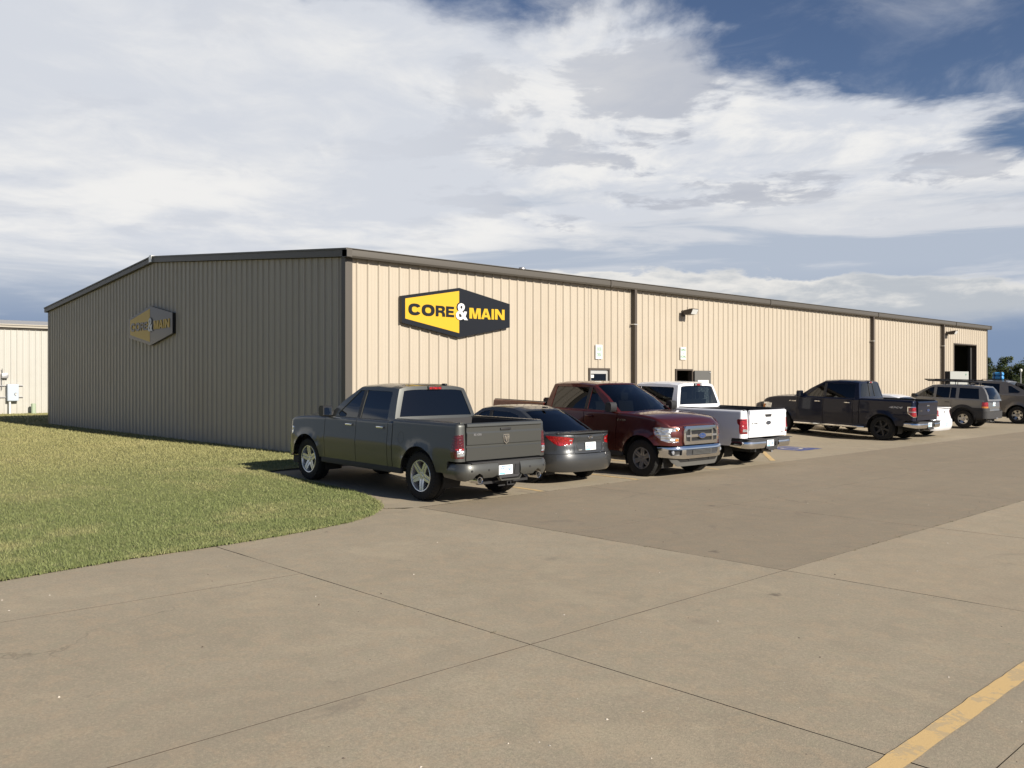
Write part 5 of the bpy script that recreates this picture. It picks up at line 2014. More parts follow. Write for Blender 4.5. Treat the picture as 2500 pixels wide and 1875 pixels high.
def ford15_front(car, plan, xF, aF, Th):
    root = car.root
    def SF(y, z):
        a = plan.front(min(abs(y), plan.W * .9999))
        x, yy = plan.pt(a)
        return (x - .10 * max(0, z - .9) ** 1.3, y, z)
    ys = [-.5, -.4, -.3, -.2, -.1, 0, .1, .2, .3, .4, .5]
    C = (0, 0, .8)
    gl = [(-.56, .72), (.56, .72), (.585, .80), (.585, 1.0), (.52, 1.095), (-.52, 1.095), (-.585, 1.0), (-.585, .80)]
    cells = []
    for s in (1, -1):
        q = [(s * .52, .80), (s * .40, .78), (s * .40, 1.03), (s * .46, 1.03), (s * .535, .97)]
        cells.append(q if s > 0 else q[::-1])
    cells += [[(-.355, .925), (.355, .925), (.355, 1.005), (-.355, 1.005)], [(-.355, .79), (.355, .79), (.355, .865), (-.355, .865)]]
    gf = panel('grille', gl, SF, M_CHROME, root, holes=cells, ca=ys, cb=[.75, .8, .85, .9, .95, 1.0, 1.05], edge=.06, off=.045, flange=.06, center=C)
    for q in cells:
        panel('grille_mesh', q, SF, M_BLACK, gf, off=.008, flange=0, edge=.1, center=C)
    for z in (.945, .965, .985, .81, .83, .85):
        MB().box(SF(.3, z)[0] + .010, SF(0, z)[0] + .02, -.35, .35, z - .003, z + .003).build('grille_slat', M_BLACK, gf, None)
    for s in (1, -1):
        MB().box(SF(.45, .9)[0] + .012, SF(.45, .9)[0] + .05, min(s * .36, s * .525), max(s * .36, s * .525), .875, .915).build('grille_bar', M_ALLOYG, gf, None)
    oval(root, frame((SF(0, .895)[0] + .047, 0, .895), (0, 1, 0), (0, 0, 1)), .26, .115, M_CHROME, mat("blue oval face", (.02, .05, .16), .25))
    # bumper: chrome with fog lamp pockets and a dark centre intake
    fogs = []
    for s in (1, -1):
        q = [(s * .66, .515), (s * .86, .50), (s * .90, .54), (s * .90, .62), (s * .66, .62)]
        fogs.append(q if s > 0 else q[::-1])
    intake = [(-.52, .50), (.52, .50), (.55, .53), (.55, .625), (-.55, .625), (-.55, .53)]
    bo = [(-.98, .46), (-.6, .43), (.6, .43), (.98, .46), (.99, .66), (.6, .695), (-.6, .695), (-.99, .66)]
    bp = Plan(1.01, plan.x1 - .06, xF + .075, -5.1, -5.2, qf=5.5, pf=1.7)
    def SB(y, z):
        a = bp.front(min(abs(y), bp.W * .9999)); x, yy = bp.pt(a)
        t = (z - .43) / .27
        return (x - .05 * abs(t - .6) ** 2 * 2 - .06 * max(0, t - .82), y, z)
    fb = panel('front_bumper', bo, SB, M_CHROME, root, holes=fogs + [intake], ca=list(np.arange(-.95, .96, .05)), cb=[.47, .5, .53, .56, .6, .64, .66, .68], edge=.05, flange=.07, center=C, sharp=30)
    xw = car.arches[0][0] + .475
    for s in (1, -1):
        panel('bumper_end', [(max(bp.x1 - .25, xw + .02), .48), (bp.front(.985), .47), (bp.front(.985), .665), (max(bp.x1 - .28, xw), .66)], lambda a, z, s=s: (bp.pt(a)[0], (bp.pt(a)[1] - .02 * abs(z - .58)) * s, z), M_CHROME, fb, ca=list(np.arange(bp.x1 - .2, bp.front(.985), .03)), edge=.06, flange=.03)
    for q in fogs:
        panel('fog_pocket', q, SB, M_BLACK, fb, off=-.05, flange=0, edge=.1, center=C)
    for s in (1, -1):
        x = SB(s * .82, .56)[0]
        MB().cyl((x - .045, s * .82, .565), (x - .02, s * .82, .565), .04, seg=16).build('fog_lamp', L_CLEAR, fb)
    panel('lower_intake', intake, SB, M_BLACKT, fb, off=-.02, flange=0, edge=.1, center=C)
    for z in (.525, .55, .575, .60):
        MB().box(SB(.33, z)[0] - .018, SB(0, z)[0] - .004, -.33, .33, z - .005, z + .005).build('intake_slat', M_GREY, fb, None)
    # valance
    def SV(y, z):
        a = bp.front(min(abs(y), bp.W * .9999)); x, yy = bp.pt(a)
        return (x - .04 - .25 * (.43 - z) - .04, y, z)
    panel('valance', [(-.80, .36), (-.66, .27), (.66, .27), (.80, .36), (.86, .44), (-.86, .44)], SV, M_GREY, root, ca=list(np.arange(-.8, .81, .1)), cb=[.3, .33, .36, .4], edge=.08, flange=.05, center=C)
    panel('valance_slot', [(-.6, .36), (.6, .36), (.7, .42), (-.7, .42)], SV, M_BLACK, root, ca=list(np.arange(-.6, .61, .1)), edge=.1, off=.004, flange=.003, center=C)
    for s in (1, -1):
        MB().rbox(xF - .12, xF + .005, min(s * .32, s * .38), max(s * .32, s * .38), .385, .425, .01).build('tow_hook', M_BLACK, root, 30)
    MB().box(xF - .06, xF - .03, -.62, .62, .69, .73).build('grille_gap', M_BLACK, root, None)


def ford15(**kw):
    d = dict(WB=3.68, W=1.005, R=.40, rr=.228, tw=.275, fo=.90, ro=1.06, Ra=.485, sill=.50, belt=1.33, rail=1.335, cowl=1.18, door1=.22, door2=-.85, cab=-1.06, hoodz=1.12, qf=5.0,
             fbump_top=.70, grille_y=.575, handle_z=1.20, tg_y=.80, rbump_top=.70,
             headlamp=[(.665, .775), (.90, .765), (.965, .80), (1.0, .93), (1.045, 1.06), (.985, 1.075), (.66, 1.065), (.675, 1.0), (.83, .985), (.85, .93), (.83, .875), (.665, .865)],
             amber=[(.715, .815, .07, .05), (.72, 1.02, .05, .04)],
             taillamp=[('r', .825, .80), ('s', .075, .80), ('s', .09, .83), ('s', .10, .99), ('s', .15, 1.04), ('s', .165, 1.10), ('s', .15, 1.135), ('r', .825, 1.14)], tailM=L_RED,
             tail_extra=[('r', .83, .845, 's', .02, .905, L_CLEAR), ('r', .90, 1.105, 's', .13, 1.12, L_RED2), ('r', .83, .82, 's', .06, .835, L_RED2)],
             tg_prof=[(.70, .0), (.72, .012), (.86, .018), (.90, .036), (1.22, .030), (1.27, .045), (1.315, .042), (1.335, .0)],
             roofz=1.865, ws0=1.20, ws1=.30, rt=-.93, roof_y=.735, rw_x0=-.86, rw_x1=-.83, wsM=G_CLEAR, rwM=G_DARK, fwM=G_CLEAR, swM=G_DARK,
             rbumper=ford_bumper('4FJ 218'), front=ford15_front, rim='ford', rimM=M_ALLOYG, crease=.90, flare=.03, handleM=M_BLACK)
    d.update(kw)
    return d


P_MAROON = paint("maroon metallic paint", (.078, .012, .010), .4, .34, .9)
c = pickup('pickup_truck', (4.08, 4.36, -.17), rad(-1), ford15(paint=P_MAROON, handleM=P_MAROON, tail=ford_tail(False), mirrorM=M_BLACK, railM=M_BLACKT, fo=.78, rail=1.43, wsM=G_MID, fwM=G_MID, swM=G_DARK))
c.root.rotation_euler.y += rad(.9)        # raked stance, tail up
c.root.location.z += .008
tag(c.root, 'maroon pickup facing out with a chrome grille and bumper', 'pickup truck', 'cars parked along the tan building')
for s in (1, -1):
    badge(c.root, 'F-150', (1.32, s * 1.002, 1.165), (s * -1, 0, 0), (0, 0, 1), .24, .05, M_CHROME, shear=.2)
P_WHITE = paint("white paint", (.70, .71, .74), 0.0, .4)
c = pickup('pickup_truck', (3.66, 7.2, -.17), math.pi, ford15(paint=P_WHITE, handleM=M_BLACK, tail=ford_tail(True), mirrorM=M_BLACK, railM=M_BLACKT, railh=.02, fwM=G_CLEAR, swM=G_MID, rwM=G_MID, rbumper=ford_bumper('2GK 640')))
tag(c.root, 'white pickup seen from behind with a black handle on its tailgate', 'pickup truck', 'cars parked along the tan building')


def navy_tail(car, tg, ST, xR, ty):
    MB().rbox(ST(0, 1.2)[0] - .014, ST(0, 1.2)[0] + .02, -.10, .10, 1.17, 1.215, .008).build('tailgate_handle', M_CHROME, tg, 30)
    oval(tg, rear_frame(ST(0, 1.03)[0] - .001, 0, 1.04), .21, .09, M_CHROME, mat("blue oval face", (.02, .05, .16), .25))
    badge(tg, 'F-150', (ST(.58, 1.03)[0] - .001, .58, 1.03), (0, -1, 0), (0, 0, 1), .2, .038, M_CHROME)
    p = Vector(car.flank(lambda a: 1.36, 1)(xR + .60, 1.14 / 1.36))
    for s in (1, -1):
        badge(tg, '4X4', (p.x, s * (p.y + .002), 1.125), (s * -1, 0, 0), (0, 0, 1), .46, .062, mat("silver decal", (.5, .5, .5), .4), bold=.004, shear=.25)


P_NAVY = paint("navy metallic paint", (.006, .009, .024), .3, .3, .45, .25)
c = pickup('pickup_truck', (2.80, 18.7, -.17), math.pi,
           ford15(paint=P_NAVY, handleM=M_CHROME, tail=navy_tail, mirrorM=P_NAVY, railM=M_BLACKT, fwM=G_DARK, swM=G_DARK, rwM=G_DARK, slider=True, rim='black', rimM=M_BLACK, step=True, rail=1.36, belt=1.35, roofz=1.89, R=.41, rr=.27,
                  rbumper=ford_bumper('7RM 552', M_BLACKT, M_CHROME), tail_trim=True,
                  taillamp=[('r', .825, .82), ('s', .03, .82), ('s', .21, .96), ('s', .22, 1.16), ('r', .825, 1.17)], tail_extra=[('r', .84, .985, 's', .20, 1.01, L_CLEAR)],
                  headlamp=[(.62, .80), (.94, .80), (1.12, .86), (1.15, 1.05), (1.02, 1.08), (.62, 1.08)], amber=[(.93, .93, .08, .16)], rockerM=P_NAVY))
tag(c.root, 'navy blue crew cab pickup with black wheels and 4X4 decal', 'pickup truck', 'cars parked along the tan building')
badge(c.root, 'F-150', (1.36, 1.003, 1.17), (-1, 0, 0), (0, 0, 1), .26, .04, M_CHROME, shear=.2)


# ---- saloon cars and estate bodies
def wrapS(car, T, end='rear'):
    """full-width surface round the tail (or nose): c = signed arc length from the centre line"""
    plan = car.plan
    def S(c, b):
        d = abs(c)
        a = plan.a[0] + d if end == 'rear' else plan.a[-1] - d
        t = T(a); z = b * t
        x, y = plan.pt(a); nx, ny = plan.nrm(a)
        if d < .02:
            nx, ny = (-1, 0) if end == 'rear' else (1, 0)
        i = car.inset(a, z, t)
        return (x - nx * i, (y - ny * i) * (1 if c >= 0 else -1), z)
    return S


def wrap_panel(car, name, outline, T, M, parent=None, holes=(), off=0.0, flange=.02, end='rear', sharp=38):
    plan = car.plan
    cs = [p[0] for p in outline]
    ca = list(np.arange(min(cs), max(cs), .05))
    a_of = lambda c: (plan.a[0] + abs(c)) if end == 'rear' else (plan.a[-1] - abs(c))
    return panel(name, outline, wrapS(car, T, end), M, parent or car.root, holes, ca, [.25, .3, .36, .42, .48, .54, .6, .66, .72, .78, .84, .9, .95, .975, .99], .05, off, flange,
                 conv=lambda c, z: (c, min(z / T(a_of(c)), .9999)), sharp=sharp, center=(0, 0, .6))


def autobody(name, loc, rz, v):
    WB, W, R, Ra = v['WB'], v['W'], v['R'], v['Ra']
    xf, xr = WB / 2, -WB / 2
    zc = v.get('zc', R)
    xF, xR = xf + v['fo'], xr - v['ro']
    plan = Plan(W, xF - v['fc'], xF, xR + v['rc'], xR, qf=v['qf'], pf=1.8, qr=v['qr'], pr=v.get('pr', 1.9))
    car = Car(name, loc, rz, dict(arches=[(xf, zc, Ra), (xr, zc, Ra)], plan=plan, flare=v.get('flare', .02), shoulder=v.get('shoulder', .06), waist=v.get('waist', .75), tumble=v.get('tumble', .12), tuck=.06, tuck_z=.5,
                                  crease=v.get('crease'), rear_prof=v.get('rear_prof'), front_prof=v.get('front_prof')))
    root = car.root
    PM = v['paint']
    zs = v['sill']
    tz = v['top']                   # shoulder line [(x, z)]
    tx_, tzz = [p[0] for p in tz], [p[1] for p in tz]
    T = lambda a: float(np.interp(a, tx_, tzz))
    xc, xd1, xd2 = v['cowl'], v['door1'], v['door2']
    g = .005
    aM, a0 = float(plan.a[-1]), float(plan.a[0])
    bt, rb = v['fbump'], v['rbump']
    clad = v.get('clad')
    for s in (1, -1):
        fh = [(plan.x1 + da, z) for da, z in v['headlamp']]
        car.side_panel('fender', [(xc + g, zs)] + arch(xf, zc, Ra, zs, bt) + [(aM - .30, bt)] + [(a_, T(a_)) for a_ in np.linspace(aM - .30, xc + g, 30)], T, PM, s, holes=[fh])
        car.side_panel('headlamp', fh, T, L_CLEAR, s, off=-.004, flange=.01)
        zl = clad if clad else zs
        f_ = car.side_panel('front_door', [(xd1 + g, zs), (xc - g, zs), (xc - g, T(xc)), (xd1 + g, T(xd1))], T, PM, s)
        r_ = car.side_panel('rear_door', [(xd2 + g, zs), (xd1 - g, zs), (xd1 - g, T(xd1)), (xd2 + g, T(xd2))], T, PM, s)
        for x, d_ in ((xd1, f_), (xd2, r_)):
            zz = v['handle_z']
            p = Vector(car.flank(T, s)(x + .16, zz / T(x + .16)))
            MB().rbox(x + .07, x + .25, min(p.y - .02, p.y + .025), max(p.y - .02, p.y + .025), zz - .014, zz + .014, .008).build('handle', v['handleM'], d_, 40)
        aT = a0 + v['lid_y']
        tl = [(a0 + c_, z) for c_, z in v['taillamp']]
        car.side_panel('quarter_panel', [(aT, rb)] + [(xr - Ra * .98, rb)] + arch(xr, zc, Ra, rb, zs) + [(xd2 - g, zs)] + [(a_, T(a_)) for a_ in np.linspace(xd2 - g, aT, 30)], T, PM, s, holes=[tl])
        tlp = car.side_panel('tail_lamp', tl, T, v['tailM'], s, off=.004, flange=.02)
        for c0, c1, z0, z1, M_ in v.get('tail_extra', ()):
            car.side_panel('lamp_segment', [(a0 + c0, z0), (a0 + c1, z0), (a0 + c1, z1), (a0 + c0, z1)], T, M_, s, off=.007, flange=.004, parent=tlp)
        MB().rbox(xr + Ra + .01, xf - Ra - .01, min(s * (W - .12), s * (W - .05)), max(s * (W - .12), s * (W - .05)), zs - .08, zs + .02, .02).build('rocker', v.get('rockerM', PM), root, 40)
        if clad:
            zt_ = clad
            # lower cladding in dark plastic, in three lengths round the arches
            car.side_panel('cladding', [(xr + Ra * 1.0, zs - .02)] + [(xf - Ra, zs - .02), (xf - Ra - .02, zt_ - .25), (xr + Ra + .02, zt_ - .25)], T, M_BLACKT, s, off=.018, flange=.03)
            Rb = Ra + .12
            car.side_panel('cladding', arch(xr, zc, Ra + .004, rb - .22, zs) + [(xr + Rb, zs)] + arch(xr, zc, Rb, zt_ - .05, zs)[::-1][:18] + [(xr - .35, zt_), (a0 + .62, zt_), (a0 + .62, rb - .22)], T, M_BLACKT, s, off=.02, flange=.03)
        mirror_part(car, s, xc - .12, W - .13, T(xc) + .0, v.get('mirrorM', PM), .17, .15)
    # bumpers
    L2 = (xr - Ra * .985) - a0
    bz0, bz1 = v['bump_z']
    rbp = wrap_panel(car, 'rear_bumper', [(-L2, bz0 + .03), (-L2 + .35, bz0), (L2 - .35, bz0), (L2, bz0 + .03), (L2, bz1), (-L2, bz1)], T, v.get('bumpM', PM), off=v.get('bump_off', .012), flange=.05)
    wrap_panel(car, 'front_bumper', [(-1.15, bz0), (1.15, bz0), (1.15, bt), (-1.15, bt)], T, v.get('bumpM', PM), off=.012, flange=.05, end='front')
    wrap_panel(car, 'grille', [(-.42, bt), (.42, bt), (.40, T(aM) - .05), (-.40, T(aM) - .05)], T, M_BLACK, off=-.01, flange=.02, end='front')
    # lid face at the rear
    ly = v['lid_y'] - .006
    lid = wrap_panel(car, v['lid_name'], [(-ly + v.get('lid_in', 0), rb + .008), (ly - v.get('lid_in', 0), rb + .008), (ly, rb + .12), (ly, T(a0 + ly)), (-ly, T(a0 + ly)), (-ly, rb + .12)], T, PM, off=0.0, flange=.03)
    # greenhouse
    car.set_cab(v['curve'], v['yb'], v['zb'], v['yr'], v['zr'], v['bow'], v['crown'], v['knots'])
    S = car.top
    cbv = [-.98, -.94, -.88, -.8, -.65, -.5, -.3, -.1, .1, .3, .5, .65, .8, .88, .94, .98]
    k1, k2, k3 = v['knots']
    def span(q0, q1, n):
        return list(np.linspace(q0, q1, n + 1)[1:-1])
    m_ = v.get('glass_m', .92)
    h1 = [(.12, -m_), (.12, m_), (k1 - .06, m_ - .02), (k1 - .06, -m_ + .02)]
    panel('windscreen_frame', [(0, -1), (0, 1), (k1, 1), (k1, -1)], S, PM, root, holes=[h1], ca=span(0, k1, 8), cb=cbv, edge=.1, flange=.02)
    panel('windscreen', h1, S, v['wsM'], root, ca=span(0, k1, 8), cb=cbv, edge=.1, off=-.006, flange=.003)
    panel('roof', [(k1, -1), (k1, 1), (k2, 1), (k2, -1)], S, PM, root, ca=span(k1, k2, 12), cb=cbv, edge=.12, flange=.02)
    bo = v.get('back_m', .90); bl0, bl1 = v.get('back_t', (.06, .9))
    h3 = [(lerp(k2, k3, bl0), -bo), (lerp(k2, k3, bl0), bo), (lerp(k2, k3, bl1), bo + .02), (lerp(k2, k3, bl1), -bo - .02)]
    panel('backlight_frame', [(k2, -1), (k2, 1), (k3, 1), (k3, -1)], S, PM, root, holes=[h3], ca=span(k2, k3, 8), cb=cbv, edge=.1, flange=.02)
    panel('rear_window', h3, S, v['rwM'], root, ca=span(k2, k3, 8), cb=cbv, edge=.1, off=-.006, flange=.003)
    cu = [tuple(p) for p in v['curve']]
    for s in (1, -1):
        SS = car.cabside(s)
        panel('cab_side', v.get('side_outline') or cu, SS, PM, root, holes=[w for w, _ in v['windows']], cb=list(np.arange(v['zb'] - .05, v['zr'] + .05, .05)), edge=.08, flange=.025)
        for w, gm in v['windows']:
            panel('side_window', w, SS, gm, root, cb=list(np.arange(v['zb'] - .05, v['zr'], .1)), edge=.12, off=-.010, flange=.003)
        for p0, p1 in v.get('posts', ()):
            panel('door_post', [(p0, v['zb'] + .02), (p1, v['zb'] + .02), (p1, v['zr'] - .05), (p0, v['zr'] - .05)], SS, M_BLACK, root, off=.002, flange=.003, edge=.2)
    # hood and boot lid surfaces
    def deck(nm, xa0, xa1, M, curved, crown_, drop):
        def SD(t, q):
            at = abs(q)
            xx0 = xa0 + curved * (1 - at ** 2)
            nose = xa1
            x = lerp(xx0, nose, t)
            # follow the plan curve near the ends
            if xa1 > xa0:
                yy = min(at * W * .9, W * .93); lim = plan.pt(plan.front(yy))[0] - .05
                x = lerp(xx0, min(nose, lim), t)
            else:
                yy = min(at * W * .9, W * .93); lim = plan.pt(plan.rear(yy))[0] + v.get('deck_in', .03)
                x = lerp(xx0, max(nose, lim), t)
            zt = T(max(min(x, aM), a0))
            yw = W * .915 - max(0, zt - car.P['waist']) * car.P['tumble'] - car.P['shoulder'] * .5
            return (x, q * yw, zt - .003 + crown_ * (1 - at ** 2.5) - drop * smooth((t - .85) / .15))
        panel(nm, [(0, -1), (0, 1), (1, 1), (1, -1)], SD, M, root, ca=list(np.linspace(.08, .98, 12)), cb=cbv, edge=.1, flange=.03, up=(0, 0, 1))
    deck('hood', v['curve'][0][0] - .06, xF, PM, .20, .05, .04)
    if v.get('deck', True):
        deck('boot_lid', v['curve'][-1][0] + .05, xR, PM, -.08, .025, .0)
    x0i, x1i = v.get('inner', (xr + .1, xc - .1))
    zb_ = v['zb']
    MB().box(x0i, x1i, -(W - .2), W - .2, .36, .40).box(x1i - .05, x1i, -(W - .2), W - .2, .4, zb_ - .06).box(x0i, x0i + .03, -(W - .2), W - .2, .4, zb_ - .03).build('cabin_tub', M_DARK, root, None)
    MB().rbox(v['curve'][0][0] - .60, v['curve'][0][0] - .05, -(W - .22), W - .22, zb_ - .25, zb_ - .03, .05).build('dashboard', M_BLACKT, root, 40)
    for s in (1, -1):
        MB().box(x0i, x1i, min(s * (W - .17), s * (W - .14)), max(s * (W - .17), s * (W - .14)), .36, zb_ - .04).build('door_lining', M_BLACKT, root, None)
    seats(car, None, v.get('seat_z', .26), v['seats'], W * .95, k=v.get('seat_k', .80))
    underbody(car, xR + .18, xF - .2, W - .08, .20, .44, (xf, xr), R, .55)
    for s in (1, -1):
        for x in (xf, xr):
            add_wheel(root, x, s * (W - .03 - v['tw'] / 2), R, v['rr'], v['tw'], v['rim'], v['rimM'], s)
    return car, lid, rbp, T, a0


P_CHAR = paint("charcoal metallic paint", (.052, .056, .060), .5, .34)


def sedan_curve(x0, z0, x1, x2, z1, x3, z3, mid=.0):
    """windscreen, roof and backlight as one smooth side curve"""
    pts = [(x0, z0), (lerp(x0, x1, .5), lerp(z0, z1, .56)), (x1, z1 - .015)]
    for k in (.2, .4, .6, .8):
        pts.append((lerp(x1, x2, k), z1 + .035 * math.sin(math.pi * k) - .01 * k))
    pts.append((x2, z1 - .035))
    pts += [(lerp(x2, x3, .25), lerp(z1 - .035, z3, .21)), (lerp(x2, x3, .5), lerp(z1 - .035, z3, .46)), (lerp(x2, x3, .75), lerp(z1 - .035, z3, .72)), (x3, z3)]
    return pts


ELA_CURVE = sedan_curve(.98, .90, .30, -.86, 1.405, -1.66, .95)
cv = ELA_CURVE
ELA = dict(WB=2.65, W=.885, R=.315, rr=.205, tw=.205, Ra=.355, fo=.86, ro=.93, fc=.55, rc=.50, qf=3.2, qr=3.4, paint=P_CHAR, sill=.30, cowl=.86, door1=-.02, door2=-.93,
           top=[(-2.8, .985), (-2.0, 1.0), (-1.6, .975), (-.9, .95), (0, .93), (.9, .91), (1.3, .86), (1.9, .74), (2.6, .66)],
           fbump=.55, rbump=.60, headlamp=[(.0, .58), (.30, .58), (.32, .66), (-.05, .70)], handle_z=.80, handleM=P_CHAR, lid_y=.45, lid_in=.0, lid_name='boot_face',
           taillamp=[(.49, .79), (.465, .895), (.64, .925), (.80, .935), (1.10, .945), (1.08, .915), (.92, .80), (.80, .755), (.64, .765)], tailM=L_RED, tail_extra=[(.50, .56, .845, .87, L_CLEAR)],
           bump_len=1.42, bump_z=(.26, .592), waist=.74, tumble=.16, shoulder=.07, crease=None, flare=.018,
           rear_prof=[(.2, .09), (.30, .02), (.42, .0), (.56, .012), (.60, .03), (.66, .06), (.82, .07), (.94, .03), (1.0, .02)], front_prof=[(.2, .06), (.35, 0), (.7, .04)],
           curve=cv, knots=(2, 7, 11), yb=.755, zb=.92, yr=.575, zr=1.42, bow=[.20, .14, .09, .05, .02, 0, -.03, -.06, -.08, -.10, -.12, -.14], crown=[.0, .02, .035, .04, .042, .042, .042, .038, .03, .022, .012, 0],
           windows=[([(.02, .975), (.74, .955), (.66, 1.02), (.30, 1.30), (.18, 1.345), (.04, 1.36)], G_MID), ([(-.86, .985), (-.06, .977), (-.05, 1.36), (-.55, 1.345), (-.84, 1.28)], G_DARK), ([(-.93, .99), (-1.26, 1.01), (-1.10, 1.13), (-.91, 1.25)], G_DARK)],
           posts=[(-.055, .03)], wsM=G_CLEAR, rwM=G_DARK, seats=[(.28, False), (-.52, True)], rim='seven', rimM=M_ALLOYG, rockerM=P_CHAR, back_m=.88)
car, lid, rbp, T, a0 = autobody('sedan_car', (3.80, 1.68, -.17), math.pi, ELA)
tag(car.root, 'charcoal grey sedan with red tail lamps between two pickups', 'sedan', 'cars parked along the tan building')
Sx = wrapS(car, T)
px_ = lambda c_, z: Vector(Sx(c_, z / T(a0 + abs(c_))))
p = px_(0, .74)
wrap_panel(car, 'plate_recess', [(-.33, .65), (.33, .65), (.38, .80), (.33, .835), (-.33, .835), (-.38, .80)], T, P_CHAR, lid, off=-.001, flange=0)
wrap_panel(car, 'recess_rim', [(-.35, .64), (.35, .64), (.40, .80), (.35, .85), (-.35, .85), (-.40, .80)], T, M_BLACK, lid, holes=[[(-.335, .652), (.335, .652), (.38, .80), (.335, .838), (-.335, .838), (-.38, .80)]], off=.003, flange=.004)
plate(lid, frame((p.x - .010, 0, .735), (0, -1, 0), (0.05, 0, 1)), '471 410', .30, .15)
q_ = px_(0, .915)
o = lettering('emblem', 'H', .1, frame((q_.x - .004, 0, .905), (0, -1, 0), (0, 0, 1)), M_CHROME, lid, bold=.003, width=.085, height=.045, extrude=.006, shear=.3)
ringp = MB(); ringp.lathe([(.046, 0), (.052, .004), (.058, 0), (.052, -.004)], lambda a, b, h: (q_.x - .006 + h, a * 1.15, .905 + b * .68), 28, True); ringp.build('emblem_ring', M_CHROME, lid)
badge(lid, 'ELANTRA', (px_(.42, .90).x - .002, .30, .925), (0, -1, 0), (0, 0, 1), .14, .018, M_STEEL)
badge(lid, 'GLS', (px_(.5, .90).x + .002, -.36, .925), (0, -1, 0), (0, 0, 1), .10, .022, M_CHROME)
badge(lid, 'dealer', (px_(.28, .68).x - .004, .285, .675), (0, -1, 0), (0, 0, 1), .10, .022, M_ALU).name = 'sticker'
mb = MB(); mb.rbox(-1.02, -.90, -.03, .03, 1.425, 1.455, .012); mb.build('antenna', M_BLACK, car.root, 40)

# ---- white sedan behind the navy pickup
WS_CURVE = sedan_curve(1.02, .95, .28, -.92, 1.40, -1.72, 1.00)
WSD = dict(ELA)
WSD.update(WB=2.81, W=.93, R=.325, ro=1.03, fo=.98, paint=P_WHITE, cowl=.92, handleM=P_WHITE, rockerM=P_WHITE, curve=WS_CURVE, zb=.96, yb=.80, yr=.60, door1=-.05, door2=-1.0,
           top=[(-2.9, 1.03), (-2.2, 1.06), (-1.7, 1.04), (-.9, 1.0), (0, .97), (.9, .95), (1.4, .90), (2.0, .78), (2.8, .70)], fc=.55, rc=.42, qr=4.0,
           taillamp=[(.50, .76), (.50, .965), (.58, .985), (.80, .93), (1.0, .90), (1.02, .80), (.85, .765)], lid_y=.485, lid_in=.0, rbump=.66, bump_z=(.27, .655), fbump=.58,
           headlamp=[(.0, .62), (.30, .62), (.32, .70), (-.05, .74)], rear_prof=[(.2, .10), (.32, .02), (.45, .0), (.60, .01), (.66, .035), (.70, .055), (.92, .07), (1.02, .04), (1.06, .03)],
           tail_extra=[(.505, .56, .80, .86, L_CLEAR)],
           windows=[([(.0, 1.02), (.80, 1.0), (.70, 1.06), (.30, 1.31), (.18, 1.345), (.02, 1.36)], G_MID), ([(-.90, 1.03), (-.08, 1.022), (-.07, 1.36), (-.58, 1.345), (-.88, 1.28)], G_MID), ([(-.97, 1.035), (-1.30, 1.05), (-1.14, 1.14), (-.95, 1.26)], G_MID)],
           posts=[(-.075, .01)], rim='five')
car, lid, rbp, T, a0 = autobody('sedan_car', (3.02, 21.15, -.17), math.pi, WSD)
tag(car.root, 'white sedan half hidden behind the navy pickup', 'sedan', 'cars parked along the tan building')
Sx = wrapS(car, T)
p = Vector(Sx(0, .50 / T(a0)))
plate(rbp, frame((p.x - .015, 0, .50), (0, -1, 0), (0, 0, 1)), '3AN 907')
p = Vector(Sx(0, .90 / T(a0)))
MB().prism([(-.03, -.035), (.0, -.045), (.03, -.035), (.035, .04), (-.035, .04)], lambda a, b, d: (p.x - .002 - d, a, .90 + b), 0, .008).build('emblem', M_STEEL, lid, None)

